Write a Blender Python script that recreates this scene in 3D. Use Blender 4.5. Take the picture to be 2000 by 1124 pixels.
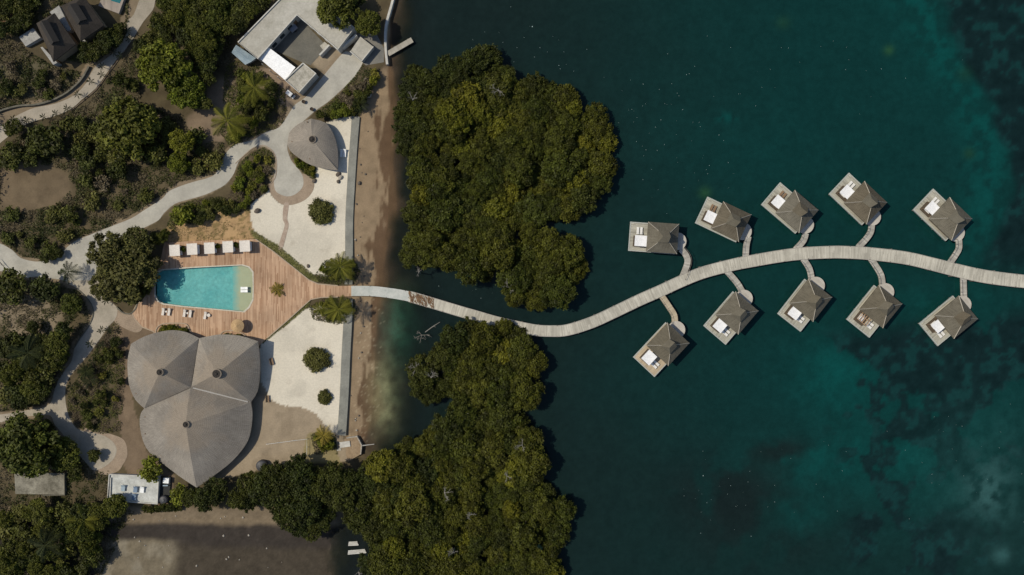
import bpy, bmesh, math, random
import numpy as np
from mathutils import Vector, Matrix
from mathutils.geometry import delaunay_2d_cdt
R = math.radians
for o in list(bpy.data.objects): bpy.data.objects.remove(o)
SC = bpy.context.scene
COL = SC.collection
rnd = random.Random(7)

# ------------------------------------------------------------------ camera, sky, sun, exposure
S = 0.15          # metres per photograph pixel at water level
H = 200.0         # drone height over the water
cam_d = bpy.data.cameras.new('camera'); cam = bpy.data.objects.new('camera', cam_d); COL.objects.link(cam)
cam.location = (0, 0, H); cam.rotation_euler = (0, 0, 0)
cam_d.sensor_width = 36; cam_d.lens = 36 * H / 300.0; cam_d.clip_start = 1; cam_d.clip_end = 4000
SC.camera = cam
SUN_EL, SHADOW_DIR = 51.0, -10.0      # elevation; heading in which shadows fall (deg from +x)
w = bpy.data.worlds.new('World'); SC.world = w; w.use_nodes = True
nt = w.node_tree; bg = nt.nodes['Background']
sky = nt.nodes.new('ShaderNodeTexSky'); sky.sky_type = 'NISHITA'; sky.sun_disc = False
sky.sun_elevation = R(SUN_EL)
sky.sun_rotation = R(90 - (SHADOW_DIR + 180))
nt.links.new(sky.outputs[0], bg.inputs[0]); bg.inputs[1].default_value = 0.10
sd = bpy.data.lights.new('sun', 'SUN'); sun = bpy.data.objects.new('sun', sd); COL.objects.link(sun)
sd.energy = 3.5; sd.angle = R(0.5); sd.color = (1.0, 0.93, 0.775)
a, e = R(SHADOW_DIR), R(SUN_EL)
sun.rotation_euler = Vector((math.cos(a) * math.cos(e), math.sin(a) * math.cos(e), -math.sin(e))).to_track_quat('-Z', 'Y').to_euler()
SC.view_settings.view_transform = 'Standard'; SC.view_settings.look = 'None'
SC.view_settings.exposure = 0.0; SC.view_settings.gamma = 1.0
SC.cycles.max_bounces = 6; SC.cycles.transparent_max_bounces = 8
SC.cycles.use_denoising = True

# ------------------------------------------------------------------ noise and terrain
_rng = np.random.RandomState(3)
_TAB = _rng.rand(256, 256)
def vnoise(x, y):
    xi = np.floor(x).astype(int); yi = np.floor(y).astype(int)
    fx = x - xi; fy = y - yi
    fx = fx * fx * (3 - 2 * fx); fy = fy * fy * (3 - 2 * fy)
    g = lambda i, j: _TAB[i & 255, j & 255]
    return (g(xi, yi) * (1 - fx) + g(xi + 1, yi) * fx) * (1 - fy) + (g(xi, yi + 1) * (1 - fx) + g(xi + 1, yi + 1) * fx) * fy
def fbm(x, y, oct=4):
    s = 0; a = 0.5; t = 0
    for i in range(oct):
        s = s + a * vnoise(x * 2 ** i + 17 * i, y * 2 ** i + 31 * i); t += a; a *= 0.5
    return s / t
def ss(t):
    t = np.clip(t, 0, 1); return t * t * (3 - 2 * t)
def itp(v, pts):
    return np.interp(v, [p[1] for p in pts], [p[0] for p in pts])
WALL = [(775, -300), (769, 0), (757, 40), (753, 65), (757, 125), (745, 140), (722, 170), (699, 229), (692, 293), (689, 360), (685, 427), (686, 500), (684, 640), (680, 693), (677, 774), (673, 850), (690, 885), (700, 920), (640, 1000), (600, 1020), (600, 1400)]
WID = [(3, 125), (34, 140), (34, 215), (4, 226), (4, 860), (40, 885), (40, 1400)]
COAST = [(776, -300), (760, 125), (763, 140), (764, 230), (760, 330), (757, 440), (744, 500), (738, 560), (735, 640), (732, 700), (727, 800), (714, 850), (708, 880), (725, 920), (660, 1000), (640, 1040), (640, 1400)]
POOL = [(304, 555), (305, 543), (308, 534), (317, 528.5), (373, 524), (430, 521), (472, 519), (485, 523), (493, 533), (493.5, 560), (493, 584), (485, 600), (475, 608.5), (427, 604), (360, 598), (320, 593), (309, 587), (304, 576)]
def pip(u, v, poly):
    ins = np.zeros(np.shape(u), bool); n = len(poly)
    for i in range(n):
        x1, y1 = poly[i]; x2, y2 = poly[(i + 1) % n]
        if y1 == y2: continue
        c = ((y1 > v) != (y2 > v)) & (u < (x2 - x1) * (v - y1) / (y2 - y1) + x1)
        ins ^= c
    return ins
def grow(poly, d):
    cx = sum(p[0] for p in poly) / len(poly); cy = sum(p[1] for p in poly) / len(poly)
    return [(x + d * (1 if x > cx else -1), y + d * (1 if y > cy else -1)) for x, y in poly]
def terr_uv(u, v):
    u = np.asarray(u, float); v = np.asarray(v, float)
    wx = itp(v, WALL); cx = itp(v, COAST); wd = np.interp(v, [p[1] for p in WID], [p[0] for p in WID])
    beach = np.minimum((cx - u) * S * 0.08, 0.75)
    beach = np.where(u > cx, np.maximum((cx - u) * S * 0.05, -3.0), beach)
    k = ss((wx - u + wd * .5) / wd)
    hill = 8.0 * ss((430 - u) / 620) * ss((440 - v) / 460)
    land = 1.0 + hill
    land = np.where(v > 990, land + (0.3 - land) * ss((v - 990) / 25), land)
    z = beach * (1 - k) + land * k
    return np.where(v > 1015, np.minimum(z, np.clip((655 + 8 * np.sin(v / 17) - u) * S * .03, -2.5, .3)), z)
def terr(x, y): return float(terr_uv(x / S + 1000, 562 - y / S))
def P(px, py, z=0.0):
    k = S * (H - z) / H
    return Vector(((px - 1000) * k, (562 - py) * k, z))
def T(px, py, off=0.0):
    z = 1.0
    for _ in range(4):
        p = P(px, py, z); z = terr(p.x, p.y) + off
    return P(px, py, z)

# ------------------------------------------------------------------ object helpers
def put(o, label=None, cat=None, group=None, kind=None, parent=None):
    COL.objects.link(o)
    if parent is not None: o.parent = parent
    if label: o['label'] = label
    if cat: o['category'] = cat
    if group: o['group'] = group
    if kind: o['kind'] = kind
    return o
def root(name, loc, rz, label, cat, group=None):
    o = bpy.data.objects.new(name, None); o.empty_display_size = 0.5
    o.location = loc; o.rotation_euler = (0, 0, rz)
    return put(o, label, cat, group)
def mobj(name, me, parent=None, **k):
    return put(bpy.data.objects.new(name, me), parent=parent, **k)
class MB:
    def __init__(s): s.v = []; s.f = []; s.uv = {}; s.m = []; s.mi = 0
    def face(s, idx, uv=None):
        s.f.append(idx); s.m.append(s.mi)
        if uv: s.uv[len(s.f) - 1] = uv
    def add(s, vs, fs):
        b = len(s.v); s.v += [tuple(p) for p in vs]
        for f in fs: s.face([b + i for i in f])
        return s
    def box(s, x0, x1, y0, y1, z0, z1, M=None):
        vs = [Vector(p) for p in ((x0, y0, z0), (x1, y0, z0), (x1, y1, z0), (x0, y1, z0), (x0, y0, z1), (x1, y0, z1), (x1, y1, z1), (x0, y1, z1))]
        if M is not None: vs = [M @ p for p in vs]
        return s.add(vs, [(3, 2, 1, 0), (4, 5, 6, 7), (0, 1, 5, 4), (1, 2, 6, 5), (2, 3, 7, 6), (3, 0, 4, 7)])
    def cbox(s, c, d, rz=0, tilt=0):
        M = Matrix.Translation(c) @ Matrix.Rotation(rz, 4, 'Z') @ Matrix.Rotation(tilt, 4, 'Y')
        return s.box(-d[0] / 2, d[0] / 2, -d[1] / 2, d[1] / 2, -d[2] / 2, d[2] / 2, M)
    def tube(s, pts, rad, n=6, cap=True):
        pts = [Vector(p) for p in pts]
        if not hasattr(rad, '__len__'): rad = [rad] * len(pts)
        b = len(s.v)
        for i, p in enumerate(pts):
            d = (pts[min(i + 1, len(pts) - 1)] - pts[max(i - 1, 0)]).normalized()
            q = d.to_track_quat('Z', 'Y')
            for k in range(n):
                t = 2 * math.pi * k / n
                s.v.append(tuple(p + q @ Vector((math.cos(t) * rad[i], math.sin(t) * rad[i], 0))))
        for i in range(len(pts) - 1):
            for k in range(n):
                s.face([b + i * n + k, b + i * n + (k + 1) % n, b + (i + 1) * n + (k + 1) % n, b + (i + 1) * n + k])
        if cap:
            s.face([b + k for k in range(n)][::-1]); s.face([b + (len(pts) - 1) * n + k for k in range(n)])
        return s
    def lathe(s, prof, n=16, c=(0, 0, 0)):
        b = len(s.v)
        for r, z in prof:
            for k in range(n):
                t = 2 * math.pi * k / n; s.v.append((c[0] + r * math.cos(t), c[1] + r * math.sin(t), c[2] + z))
        for i in range(len(prof) - 1):
            for k in range(n):
                s.face([b + i * n + k, b + i * n + (k + 1) % n, b + (i + 1) * n + (k + 1) % n, b + (i + 1) * n + k])
        return s
    def mesh(s, name, mat, smooth=False):
        me = bpy.data.meshes.new(name); me.from_pydata(s.v, [], s.f)
        for m in (mat if isinstance(mat, (list, tuple)) else [mat]): me.materials.append(m)
        if any(s.m): me.polygons.foreach_set('material_index', s.m)
        if s.uv:
            ul = me.uv_layers.new(name='UVMap')
            for p in me.polygons:
                q = s.uv.get(p.index)
                if q:
                    for li, c in zip(p.loop_indices, q): ul.data[li].uv = c
        if smooth: me.polygons.foreach_set('use_smooth', [True] * len(me.polygons))
        me.update(); return me
    def build(s, name, mat, parent=None, smooth=False, **k):
        return mobj(name, s.mesh(name, mat, smooth), parent, **k)
def smooth_poly(pts, n=4, closed=True):
    out = []; N = len(pts); rng = range(N if closed else N - 1)
    for i in rng:
        g = (lambda j: pts[j % N]) if closed else (lambda j: pts[max(0, min(N - 1, j))])
        p0, p1, p2, p3 = g(i - 1), g(i), g(i + 1), g(i + 2)
        for k in range(n):
            t = k / n
            out.append(tuple(0.5 * (2 * p1[d] + (p2[d] - p0[d]) * t + (2 * p0[d] - 5 * p1[d] + 4 * p2[d] - p3[d]) * t * t + (3 * p1[d] - p0[d] - 3 * p2[d] + p3[d]) * t ** 3) for d in range(len(p1))))
    if not closed: out.append(tuple(pts[-1]))
    return out
def sheet_tris(outer, holes=(), step=None):
    """2D triangulation of a polygon (world xy) with holes and interior grid points"""
    vs = []; es = []
    for loop in [outer] + list(holes):
        b = len(vs); vs += [Vector((p[0], p[1])) for p in loop]
        es += [(b + i, b + (i + 1) % len(loop)) for i in range(len(loop))]
    if step:
        xs = [p[0] for p in outer]; ys = [p[1] for p in outer]
        gx, gy = np.meshgrid(np.arange(min(xs) + step * .37, max(xs), step), np.arange(min(ys) + step * .41, max(ys), step))
        gx = gx.ravel(); gy = gy.ravel(); m = pip(gx, gy, outer)
        for h in holes: m &= ~pip(gx, gy, h)
        vs += [Vector((float(x_), float(y_))) for x_, y_ in zip(gx[m], gy[m])]
    V, E, F, *_ = delaunay_2d_cdt(vs, es, [], 0, 1e-4)
    out = []
    c = np.array([[sum(V[i][d] for i in f) / 3 for d in (0, 1)] for f in F])
    m = pip(c[:, 0], c[:, 1], outer)
    for h in holes: m &= ~pip(c[:, 0], c[:, 1], h)
    for f, ok in zip(F, m):
        if ok:
            a_, b_, c_ = (V[i] for i in f)
            out.append(list(f) if (b_ - a_).cross(c_ - a_) > 0 else list(f)[::-1])
    return V, out
def ground_sheet(name, px, mat, off, kind='structure', sm=4, **k):
    if sm: px = smooth_poly(px, sm)
    loop = [T(u, v, off).xy for u, v in px]
    V, F = sheet_tris([tuple(p) for p in loop], (), 2.5)
    z = terr_uv(np.array([p.x for p in V]) / S + 1000, 562 - np.array([p.y for p in V]) / S) + off
    mb = MB(); mb.add([(p.x, p.y, float(zz)) for p, zz in zip(V, z)], F)
    return mb.build(name, mat, kind=kind, **k)
def prism(mb, loop, z0, z1, holes=(), bottom=False):
    """solid slab from world xy loops; adds top, sides (outer and holes)"""
    V, F = sheet_tris(loop, holes)
    mb.add([(p.x, p.y, z1) for p in V], F)
    if bottom: mb.add([(p.x, p.y, z0) for p in V], [f[::-1] for f in F])
    for L in [loop] + list(holes):
        n = len(L); vs = [(p[0], p[1], z0) for p in L] + [(p[0], p[1], z1) for p in L]
        mb.add(vs, [(i, (i + 1) % n, n + (i + 1) % n, n + i) for i in range(n)])
    return mb
def pz(pts, z): return [tuple(P(u, v, z).xy) for u, v in pts]
def ribbon(mb, pts, width, z0, z1, uvs=True):
    """solid strip along world polyline pts (xy or xyz); z0/z1 numbers or lists; uv=(length, lateral) on top"""
    pts = [Vector((p[0], p[1])) for p in pts]; n = len(pts)
    wl = width if hasattr(width, '__len__') else [width] * n
    za = z0 if hasattr(z0, '__len__') else [z0] * n; zb = z1 if hasattr(z1, '__len__') else [z1] * n
    b = len(mb.v); d = 0; ds = []
    for i, p in enumerate(pts):
        if i: d += (p - pts[i - 1]).length
        ds.append(d)
        t = (pts[min(i + 1, n - 1)] - pts[max(i - 1, 0)]).normalized(); nn = Vector((-t.y, t.x)) * wl[i] / 2
        for q, z in ((p + nn, zb[i]), (p - nn, zb[i]), (p - nn, za[i]), (p + nn, za[i])): mb.v.append((q.x, q.y, z))
    for i in range(n - 1):
        o = b + 4 * i; q = o + 4
        mb.face([o + 1, q + 1, q, o], [(ds[i], -wl[i] / 2), (ds[i + 1], -wl[i + 1] / 2), (ds[i + 1], wl[i + 1] / 2), (ds[i], wl[i] / 2)])
        mb.face([o + 2, q + 2, q + 1, o + 1]); mb.face([o, q, q + 3, o + 3]); mb.face([o + 3, q + 3, q + 2, o + 2])
    mb.face([b, b + 3, b + 2, b + 1]); o = b + 4 * (n - 1); mb.face([o + 1, o + 2, o + 3, o])
    return mb

# ------------------------------------------------------------------ materials
def newmat(name):
    m = bpy.data.materials.new(name); m.use_nodes = True
    n = m.node_tree; b = n.nodes['Principled BSDF']; b.inputs['Specular IOR Level'].default_value = 0.25
    return m, n, b
def N(n, t, **k):
    x = n.nodes.new(t)
    for a_, v_ in k.items(): setattr(x, a_, v_)
    return x
def coords(n, kind='Object', scale=(1, 1, 1), rot=(0, 0, 0)):
    tc = N(n, 'ShaderNodeTexCoord'); mp = N(n, 'ShaderNodeMapping')
    mp.inputs['Scale'].default_value = scale; mp.inputs['Rotation'].default_value = rot
    n.links.new(tc.outputs[kind], mp.inputs[0]); return mp.outputs[0]
def noise(n, vec, scale, detail=4, rough=.6):
    x = N(n, 'ShaderNodeTexNoise'); x.inputs['Scale'].default_value = scale; x.inputs['Detail'].default_value = detail; x.inputs['Roughness'].default_value = rough
    n.links.new(vec, x.inputs['Vector']); return x.outputs['Fac']
def ramp(n, fac, stops):
    r = N(n, 'ShaderNodeValToRGB'); els = r.color_ramp.elements
    while len(els) < len(stops): els.new(.5)
    for e_, (p, c) in zip(els, stops): e_.position = p; e_.color = (c[0], c[1], c[2], 1) if hasattr(c, '__len__') else (c, c, c, 1)
    n.links.new(fac, r.inputs[0]); return r.outputs[0]
def mix(n, a_, b_, fac, mode='MIX'):
    x = N(n, 'ShaderNodeMix', data_type='RGBA', blend_type=mode)
    for s_, v_ in ((0, fac), (6, a_), (7, b_)):
        if isinstance(v_, bpy.types.NodeSocket): n.links.new(v_, x.inputs[s_])
        else: x.inputs[s_].default_value = v_ if s_ == 0 else (v_[0], v_[1], v_[2], 1)
    return x.outputs[2]
def math_(n, op, a_, b_=0.0):
    x = N(n, 'ShaderNodeMath', operation=op)
    for i, v_ in enumerate((a_, b_)):
        if isinstance(v_, bpy.types.NodeSocket): n.links.new(v_, x.inputs[i])
        else: x.inputs[i].default_value = v_
    return x.outputs[0]
def bump(n, b, h, strength=.4, dist=.05):
    x = N(n, 'ShaderNodeBump'); x.inputs['Strength'].default_value = strength; x.inputs['Distance'].default_value = dist
    n.links.new(h, x.inputs['Height']); n.links.new(x.outputs[0], b.inputs['Normal'])
def mottled(name, c1, c2, scale=1.0, rough=.85, fine=None, amount=.35, bmp=.3, stops=(.35, .65), spec=.2):
    """two-tone mottling plus fine grain"""
    m, n, b = newmat(name); v = coords(n)
    col = ramp(n, noise(n, v, scale, 6, .65), [(stops[0], c1), (stops[1], c2)])
    fn = noise(n, v, fine or scale * 9, 3, .7)
    g = ramp(n, fn, [(.25, 1 - amount), (.75, 1 + amount)])
    n.links.new(mix(n, col, g, 1.0, 'MULTIPLY'), b.inputs['Base Color'])
    b.inputs['Roughness'].default_value = rough; b.inputs['Specular IOR Level'].default_value = spec
    if bmp: bump(n, b, fn, bmp, .05)
    return m
def plain(name, c, rough=.6, metal=0.0):
    m, n, b = newmat(name); v = coords(n)
    g = ramp(n, noise(n, v, 2.5, 4, .6), [(.3, .85), (.7, 1.12)])
    n.links.new(mix(n, c, g, 1.0, 'MULTIPLY'), b.inputs['Base Color']); b.inputs['Roughness'].default_value = rough; b.inputs['Metallic'].default_value = metal
    return m
def planks(name, c1, c2, axis=0, bw=.3, coord='Object', gap=.45, stain=None, long=.06, patch=.18, seglen=4.5):
    """boards: board index runs along `axis`"""
    m, n, b = newmat(name); v = coords(n, coord)
    sp = N(n, 'ShaderNodeSeparateXYZ'); n.links.new(v, sp.inputs[0])
    x = math_(n, 'DIVIDE', sp.outputs[axis], bw); idx = math_(n, 'FLOOR', x); fr = math_(n, 'FRACT', x)
    wn0 = N(n, 'ShaderNodeTexWhiteNoise', noise_dimensions='1D'); n.links.new(idx, wn0.inputs['W'])
    seg = math_(n, 'FLOOR', math_(n, 'ADD', math_(n, 'DIVIDE', sp.outputs[1 - axis], seglen), math_(n, 'MULTIPLY', wn0.outputs['Value'], 7.0)))
    cb = N(n, 'ShaderNodeCombineXYZ'); n.links.new(idx, cb.inputs[0]); n.links.new(seg, cb.inputs[1])
    wn = N(n, 'ShaderNodeTexWhiteNoise', noise_dimensions='2D'); n.links.new(cb.outputs[0], wn.inputs['Vector'])
    idx3 = math_(n, 'FLOOR', math_(n, 'DIVIDE', sp.outputs[axis], bw * 3.7)); wn3 = N(n, 'ShaderNodeTexWhiteNoise', noise_dimensions='1D'); n.links.new(idx3, wn3.inputs['W'])
    sc = [long, long, 1]; sc[axis] = 1.3
    st = noise(n, coords(n, coord, sc), 1.6, 4, .65)
    t = math_(n, 'ADD', math_(n, 'MULTIPLY', wn.outputs['Value'], .45), math_(n, 'ADD', math_(n, 'MULTIPLY', st, .55), math_(n, 'MULTIPLY', wn3.outputs['Value'], .15)))
    col = ramp(n, t, [(.25, c1), (.95, c2)])
    pt = noise(n, v, patch, 5, .65)
    col = mix(n, col, ramp(n, pt, [(.3, .78), (.7, 1.15)]), 1.0, 'MULTIPLY')
    if stain: col = mix(n, col, stain, ramp(n, noise(n, v, .9, 5, .7), [(.56, 0), (.72, .75)]))
    g = ramp(n, fr, [(.0, gap), (.10, 1.0)])
    n.links.new(mix(n, col, g, 1.0, 'MULTIPLY'), b.inputs['Base Color']); b.inputs['Roughness'].default_value = .8
    return m
def thatch(name, c1, c2, row=.55, warm=None, wr=7.0, tvar=0.0):
    """shingled thatch: uv = (around, down-slope)"""
    m, n, b = newmat(name); v = coords(n, 'UV'); ov = coords(n)
    sp = N(n, 'ShaderNodeSeparateXYZ'); n.links.new(v, sp.inputs[0])
    wob = math_(n, 'MULTIPLY', noise(n, ov, .9, 3), .5)
    fr = math_(n, 'FRACT', math_(n, 'ADD', math_(n, 'DIVIDE', sp.outputs[1], row), wob))
    col = ramp(n, noise(n, ov, .11, 5, .6), [(.35, c1), (.65, c2)])
    if warm:
        nz = math_(n, 'ADD', math_(n, 'MULTIPLY', noise(n, coords(n, 'Object', (1, 1, 1), (0, 0, 1)), .16, 5, .65), 1.3), math_(n, 'MULTIPLY', sp.outputs[1], -.62 / wr))
        col = mix(n, col, warm, ramp(n, nz, [(.10, 0), (.42, .85)]))
    streak = noise(n, coords(n, 'UV', (3.0, .35, 1)), 1.2, 5, .7)
    col = mix(n, col, ramp(n, streak, [(.25, .66), (.75, 1.3)]), 1.0, 'MULTIPLY')
    col = mix(n, col, (.10, .09, .08), ramp(n, noise(n, coords(n, 'UV', (.5, .12, 1)), 1.0, 5, .7), [(.60, 0), (.78, .6)]))
    col = mix(n, col, ramp(n, noise(n, ov, 5.0, 3, .8), [(.25, .75), (.75, 1.25)]), 1.0, 'MULTIPLY')
    col = mix(n, col, ramp(n, fr, [(.0, .8), (.2, 1.0), (1.0, 1.06)]), 1.0, 'MULTIPLY')
    oi = N(n, 'ShaderNodeObjectInfo'); col = mix(n, col, ramp(n, oi.outputs['Random'], [(0, (.86, .80, .76)), (.5, (1, 1, 1)), (1, (1.08, 1.12, 1.2))]), tvar, 'MULTIPLY')
    n.links.new(col, b.inputs['Base Color']); b.inputs['Roughness'].default_value = .95; b.inputs['Specular IOR Level'].default_value = .1
    bump(n, b, math_(n, 'ADD', fr, noise(n, ov, 4.0, 3, .8)), .35, .08)
    return m
def leafmat(name, c1, c2, tr=.12):
    """foliage: tint attribute per leaf, hue varies per plant"""
    m, n, b = newmat(name)
    oi = N(n, 'ShaderNodeObjectInfo'); at = N(n, 'ShaderNodeAttribute', attribute_name='tint')
    base = mix(n, c1, c2, oi.outputs['Random'])
    col = mix(n, base, at.outputs['Color'], 1.0, 'MULTIPLY')
    n.links.new(col, b.inputs['Base Color']); b.inputs['Roughness'].default_value = .6; b.inputs['Specular IOR Level'].default_value = .15
    return m
def vcolmat(name, grain=.3, gscale=3.0, rough=.9):
    m, n, b = newmat(name); at = N(n, 'ShaderNodeAttribute', attribute_name='tone'); v = coords(n)
    g = ramp(n, noise(n, v, gscale, 5, .75), [(.25, 1 - grain), (.75, 1 + grain)])
    n.links.new(mix(n, at.outputs['Color'], g, 1.0, 'MULTIPLY'), b.inputs['Base Color']); b.inputs['Roughness'].default_value = rough
    b.inputs['Specular IOR Level'].default_value = .1
    bump(n, b, noise(n, v, .5, 5, .6), .30, .12)
    return m
# ------------------------------------------------------------------ ground (one sheet: land, beach and sea bed)
SANDN = [(688, 228), (640, 240), (622, 300), (619, 333), (616, 360), (611, 371), (597, 389), (573, 399), (552, 399), (536, 387), (527, 374), (491, 403), (491, 427), (499, 455), (541, 485), (573, 509), (608, 536), (640, 540), (680, 530), (684, 500), (684, 430), (690, 360)]
SANDS = [(611, 600), (595, 605), (560, 637), (515, 667), (508, 690), (512, 740), (528, 786), (560, 797), (590, 800), (620, 800), (651, 838), (668, 835), (672, 780), (682, 690), (686, 615), (650, 590)]
LAWN = [(318, 476), (322, 455), (345, 425), (420, 412), (489, 408), (494, 435), (503, 468), (410, 472)]
ROAD = [(-30, 470), (0, 476), (24, 489), (40, 504), (67, 511), (91, 509), (115, 497), (144, 473), (176, 459), (221, 441), (256, 427), (280, 412), (317, 388), (328, 375), (355, 363), (387, 353), (400, 350), (421, 340), (429, 320), (440, 301), (459, 283), (493, 274), (520, 258), (544, 250), (560, 229), (576, 205), (597, 190), (629, 152), (664, 110), (680, 101), (706, 118), (707, 126), (693, 149), (667, 176), (640, 200), (621, 213), (603, 228), (575, 255), (561, 283), (568, 312), (581, 328), (591, 344), (592, 363), (581, 377), (565, 384), (549, 381), (537, 371), (535, 349), (539, 328), (537, 307), (528, 293), (513, 286), (493, 291), (475, 306), (464, 320), (457, 339), (445, 356), (432, 366), (400, 381), (365, 391), (341, 399), (320, 417), (309, 431), (280, 446), (253, 458), (225, 475), (205, 500), (195, 530), (192, 550), (160, 556), (128, 549), (107, 545), (67, 541), (48, 543), (16, 532), (0, 530), (-30, 526)]
SPATH = [(128, 551), (152, 564), (171, 583), (181, 601), (181, 619), (171, 641), (157, 660), (146, 679), (140, 705), (125, 727), (113, 745), (105, 767), (100, 785), (85, 796), (60, 800), (31, 806), (0, 810), (-25, 814), (-25, 832), (0, 826), (34, 816), (70, 812), (98, 812), (106, 828), (118, 843), (132, 860), (150, 885), (171, 908), (181, 918), (199, 915), (220, 899), (228, 880), (220, 863), (199, 850), (165, 843), (147, 835), (134, 812), (128, 785), (128, 760), (133, 742), (147, 722), (168, 699), (184, 678), (197, 660), (211, 639), (224, 625), (229, 612), (227, 599), (208, 583), (195, 561), (190, 548), (160, 548)]
UPPATH = [(288, -40), (272, 0), (261, 29), (248, 43), (248, 64), (232, 91), (211, 112), (184, 133), (168, 163), (144, 187), (107, 203), (67, 211), (37, 224), (16, 237), (0, 248), (-30, 270), (-30, 305), (0, 280), (16, 267), (37, 251), (67, 237), (107, 227), (139, 213), (160, 195), (187, 173), (208, 144), (229, 115), (253, 88), (264, 69), (280, 43), (299, 19), (304, 0), (320, -40)]
def ground_tone(u, v):
    du = (fbm(u / 23, v / 23, 3) - .5) * 10; dv = (fbm(u / 23 + 50, v / 23 + 9, 3) - .5) * 10
    du2 = (fbm(u / 70 + 5, v / 70, 4) - .5) * 60; dv2 = (fbm(u / 70 + 40, v / 70 + 9, 4) - .5) * 60
    n1 = fbm(u / 14, v / 14, 4)[..., None]; n2 = fbm(u / 60 + 9, v / 60 + 3, 4)[..., None]
    L = lambda c: np.array(c)[None, :] if u.ndim == 1 else np.array(c)
    soil = L((.062, .050, .028)) * (1 - n2) + L((.115, .088, .050)) * n2
    c = soil * (.6 + .8 * n1)
    def lay(c, mask, col, k=.35):
        m = mask[..., None] if mask.ndim < c.ndim else mask
        return c * (1 - m) + L(col) * (1 - k + 2 * k * n1) * m
    for cx, cy, rx, ry, col in ((60, 365, 85, 48, (.135, .10, .062)), (410, 245, 45, 40, (.19, .14, .095)), (62, 622, 66, 38, (.19, .15, .10)), (25, 40, 50, 45, (.13, .08, .045)), (70, 170, 90, 30, (.10, .085, .05)), (300, 235, 25, 18, (.13, .10, .07)), (440, 190, 40, 40, (.19, .14, .095)), (540, 160, 40, 30, (.23, .17, .12)), (570, 195, 22, 16, (.24, .18, .125)), (650, 112, 45, 26, (.27, .215, .15))):
        q = ((u + du2 * .5 - cx) / rx) ** 2 + ((v + dv2 * .5 - cy) / ry) ** 2
        c = lay(c, ss((1.25 - q) / .6), col, .28)
    vg = np.zeros(u.shape)
    sel = (u < 720) & (u > -40) & (v > -60) & (v < 930); us_, vs_ = (u + du * .5)[sel], (v + dv * .5)[sel]; acc_ = np.zeros(us_.shape)
    for ox, oy in ((5, 0), (-5, 0), (0, 5), (0, -5)):
        for pg in (ROAD, SPATH, UPPATH): acc_ = np.maximum(acc_, pip(us_ + ox, vs_ + oy, pg) * 1.0)
    vg[sel] = acc_; c = lay(c, vg * .8, (.235, .18, .12), .25)
    # brown earth round the great roof
    q = pip(u + du, v + dv, [(225, 640), (262, 625), (310, 650), (290, 700), (262, 780), (290, 880), (345, 930), (330, 1000), (260, 945), (245, 900), (235, 820), (240, 730)])
    c = lay(c, q * 1.0, (.16, .115, .075), .3)
    q = pip(u + du, v + dv, [(480, 690), (530, 700), (534, 750), (600, 765), (664, 800), (665, 835), (690, 900), (560, 905), (400, 940), (430, 880)])
    c = lay(c, q * 1.0, (.285, .225, .155), .2)
    st_ = ss((fbm(u / 40 + 2, v / 40, 4) - .5) / .15) * q; c = lay(c, st_ * .55, (.20, .155, .105), .15)
    q = pip(u + du * .4, v + dv * .4, LAWN); c = lay(c, q * 1.0, (.36, .235, .12), .3)
    d = fbm(u / 5, v / 5, 2)
    c = lay(c, (q & (d > .64)) * .6, (.12, .10, .035), .2)
    q = pip(u + du, v + dv, [(600, 845), (650, 840), (665, 905), (590, 905)]); c = lay(c, q * .7, (.23, .19, .08), .3)
    # strip of grass between deck and sand
    q = pip(u + du * .3, v + dv * .3, [(488, 448), (495, 450), (545, 480), (575, 505), (613, 537), (625, 550), (600, 548), (566, 520), (500, 468)]) | pip(u + du * .3, v + dv * .3, [(608, 585), (602, 600), (560, 636), (512, 672), (500, 668), (556, 622), (592, 592)])
    # beach
    wx = itp(v, WALL); cx = itp(v, COAST); t = (u - wx) / np.maximum(cx - wx, 5)
    bm = ss((u - wx + 6) / 8) * ss((v + 40) / 30) * (1 - ss((v - 870) / 30))
    mud = L((.255, .185, .115)) * np.ones_like(c)
    wet = ss((t + (fbm(u / 16, v / 60, 4) - .5) * 1.2 - .62) / .14)
    mud = mud * (1 - wet[..., None]) + L((.115, .072, .042)) * wet[..., None]
    dk = ss((t + (fbm(u / 20 + 7, v / 80, 4) - .5) * .8 - 1.0) / .35)
    mud = mud * (1 - dk[..., None]) + L((.06, .043, .03)) * dk[..., None]
    shell = (fbm(u / 1.6, v / 4, 2) > .74) & (v > 560) & (t > .2) & (t < 1.3)
    mud = mud + shell[..., None] * L((.07, .065, .045))
    dp = ss((u - cx - 25) / 85)
    mud = mud * (1 - dp[..., None]) + L((.03, .038, .033)) * dp[..., None]
    gm = ss(1 - np.hypot((u - 752) / 52, (v - 775) / 130)); mud = mud + gm[..., None] * L((.15, .165, .085)) * (.3 + .9 * n1)
    gm = ss(1 - np.hypot((u - 785) / 58, (v - 640) / 120)); mud = mud + gm[..., None] * L((.0, .10, .065)) * (.3 + .9 * n1)
    c = c * (1 - bm[..., None]) + mud * (.75 + .5 * n1) * bm[..., None]
    # white sand
    s_ = (pip(u + du * .35, v + dv * .35, SANDN) | pip(u + du * .35 + du2 * .10, v + dv + dv2 * .8 * ss((v - 750) / 30), SANDS)) & (u < wx + 3)
    sand = L((.585, .53, .43)) * (.90 + .18 * n2) * (.97 + .06 * n1)
    spots = ss((fbm(u / 14 + 3, v / 14, 4) - .66) / .14) * .22
    sand = sand * (1 - .13 * ss((fbm(u / 45 + 1, v / 45 + 4, 4) - .5) / .2))[..., None] * 1.04; sand = sand * (1 - spots[..., None]) + L((.28, .23, .17)) * spots[..., None]
    c = np.where(s_[..., None], sand, c)
    q2 = q[..., None] * 1.0; c = c * (1 - q2) + L((.16, .15, .055)) * (.5 + n1) * q2
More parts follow.
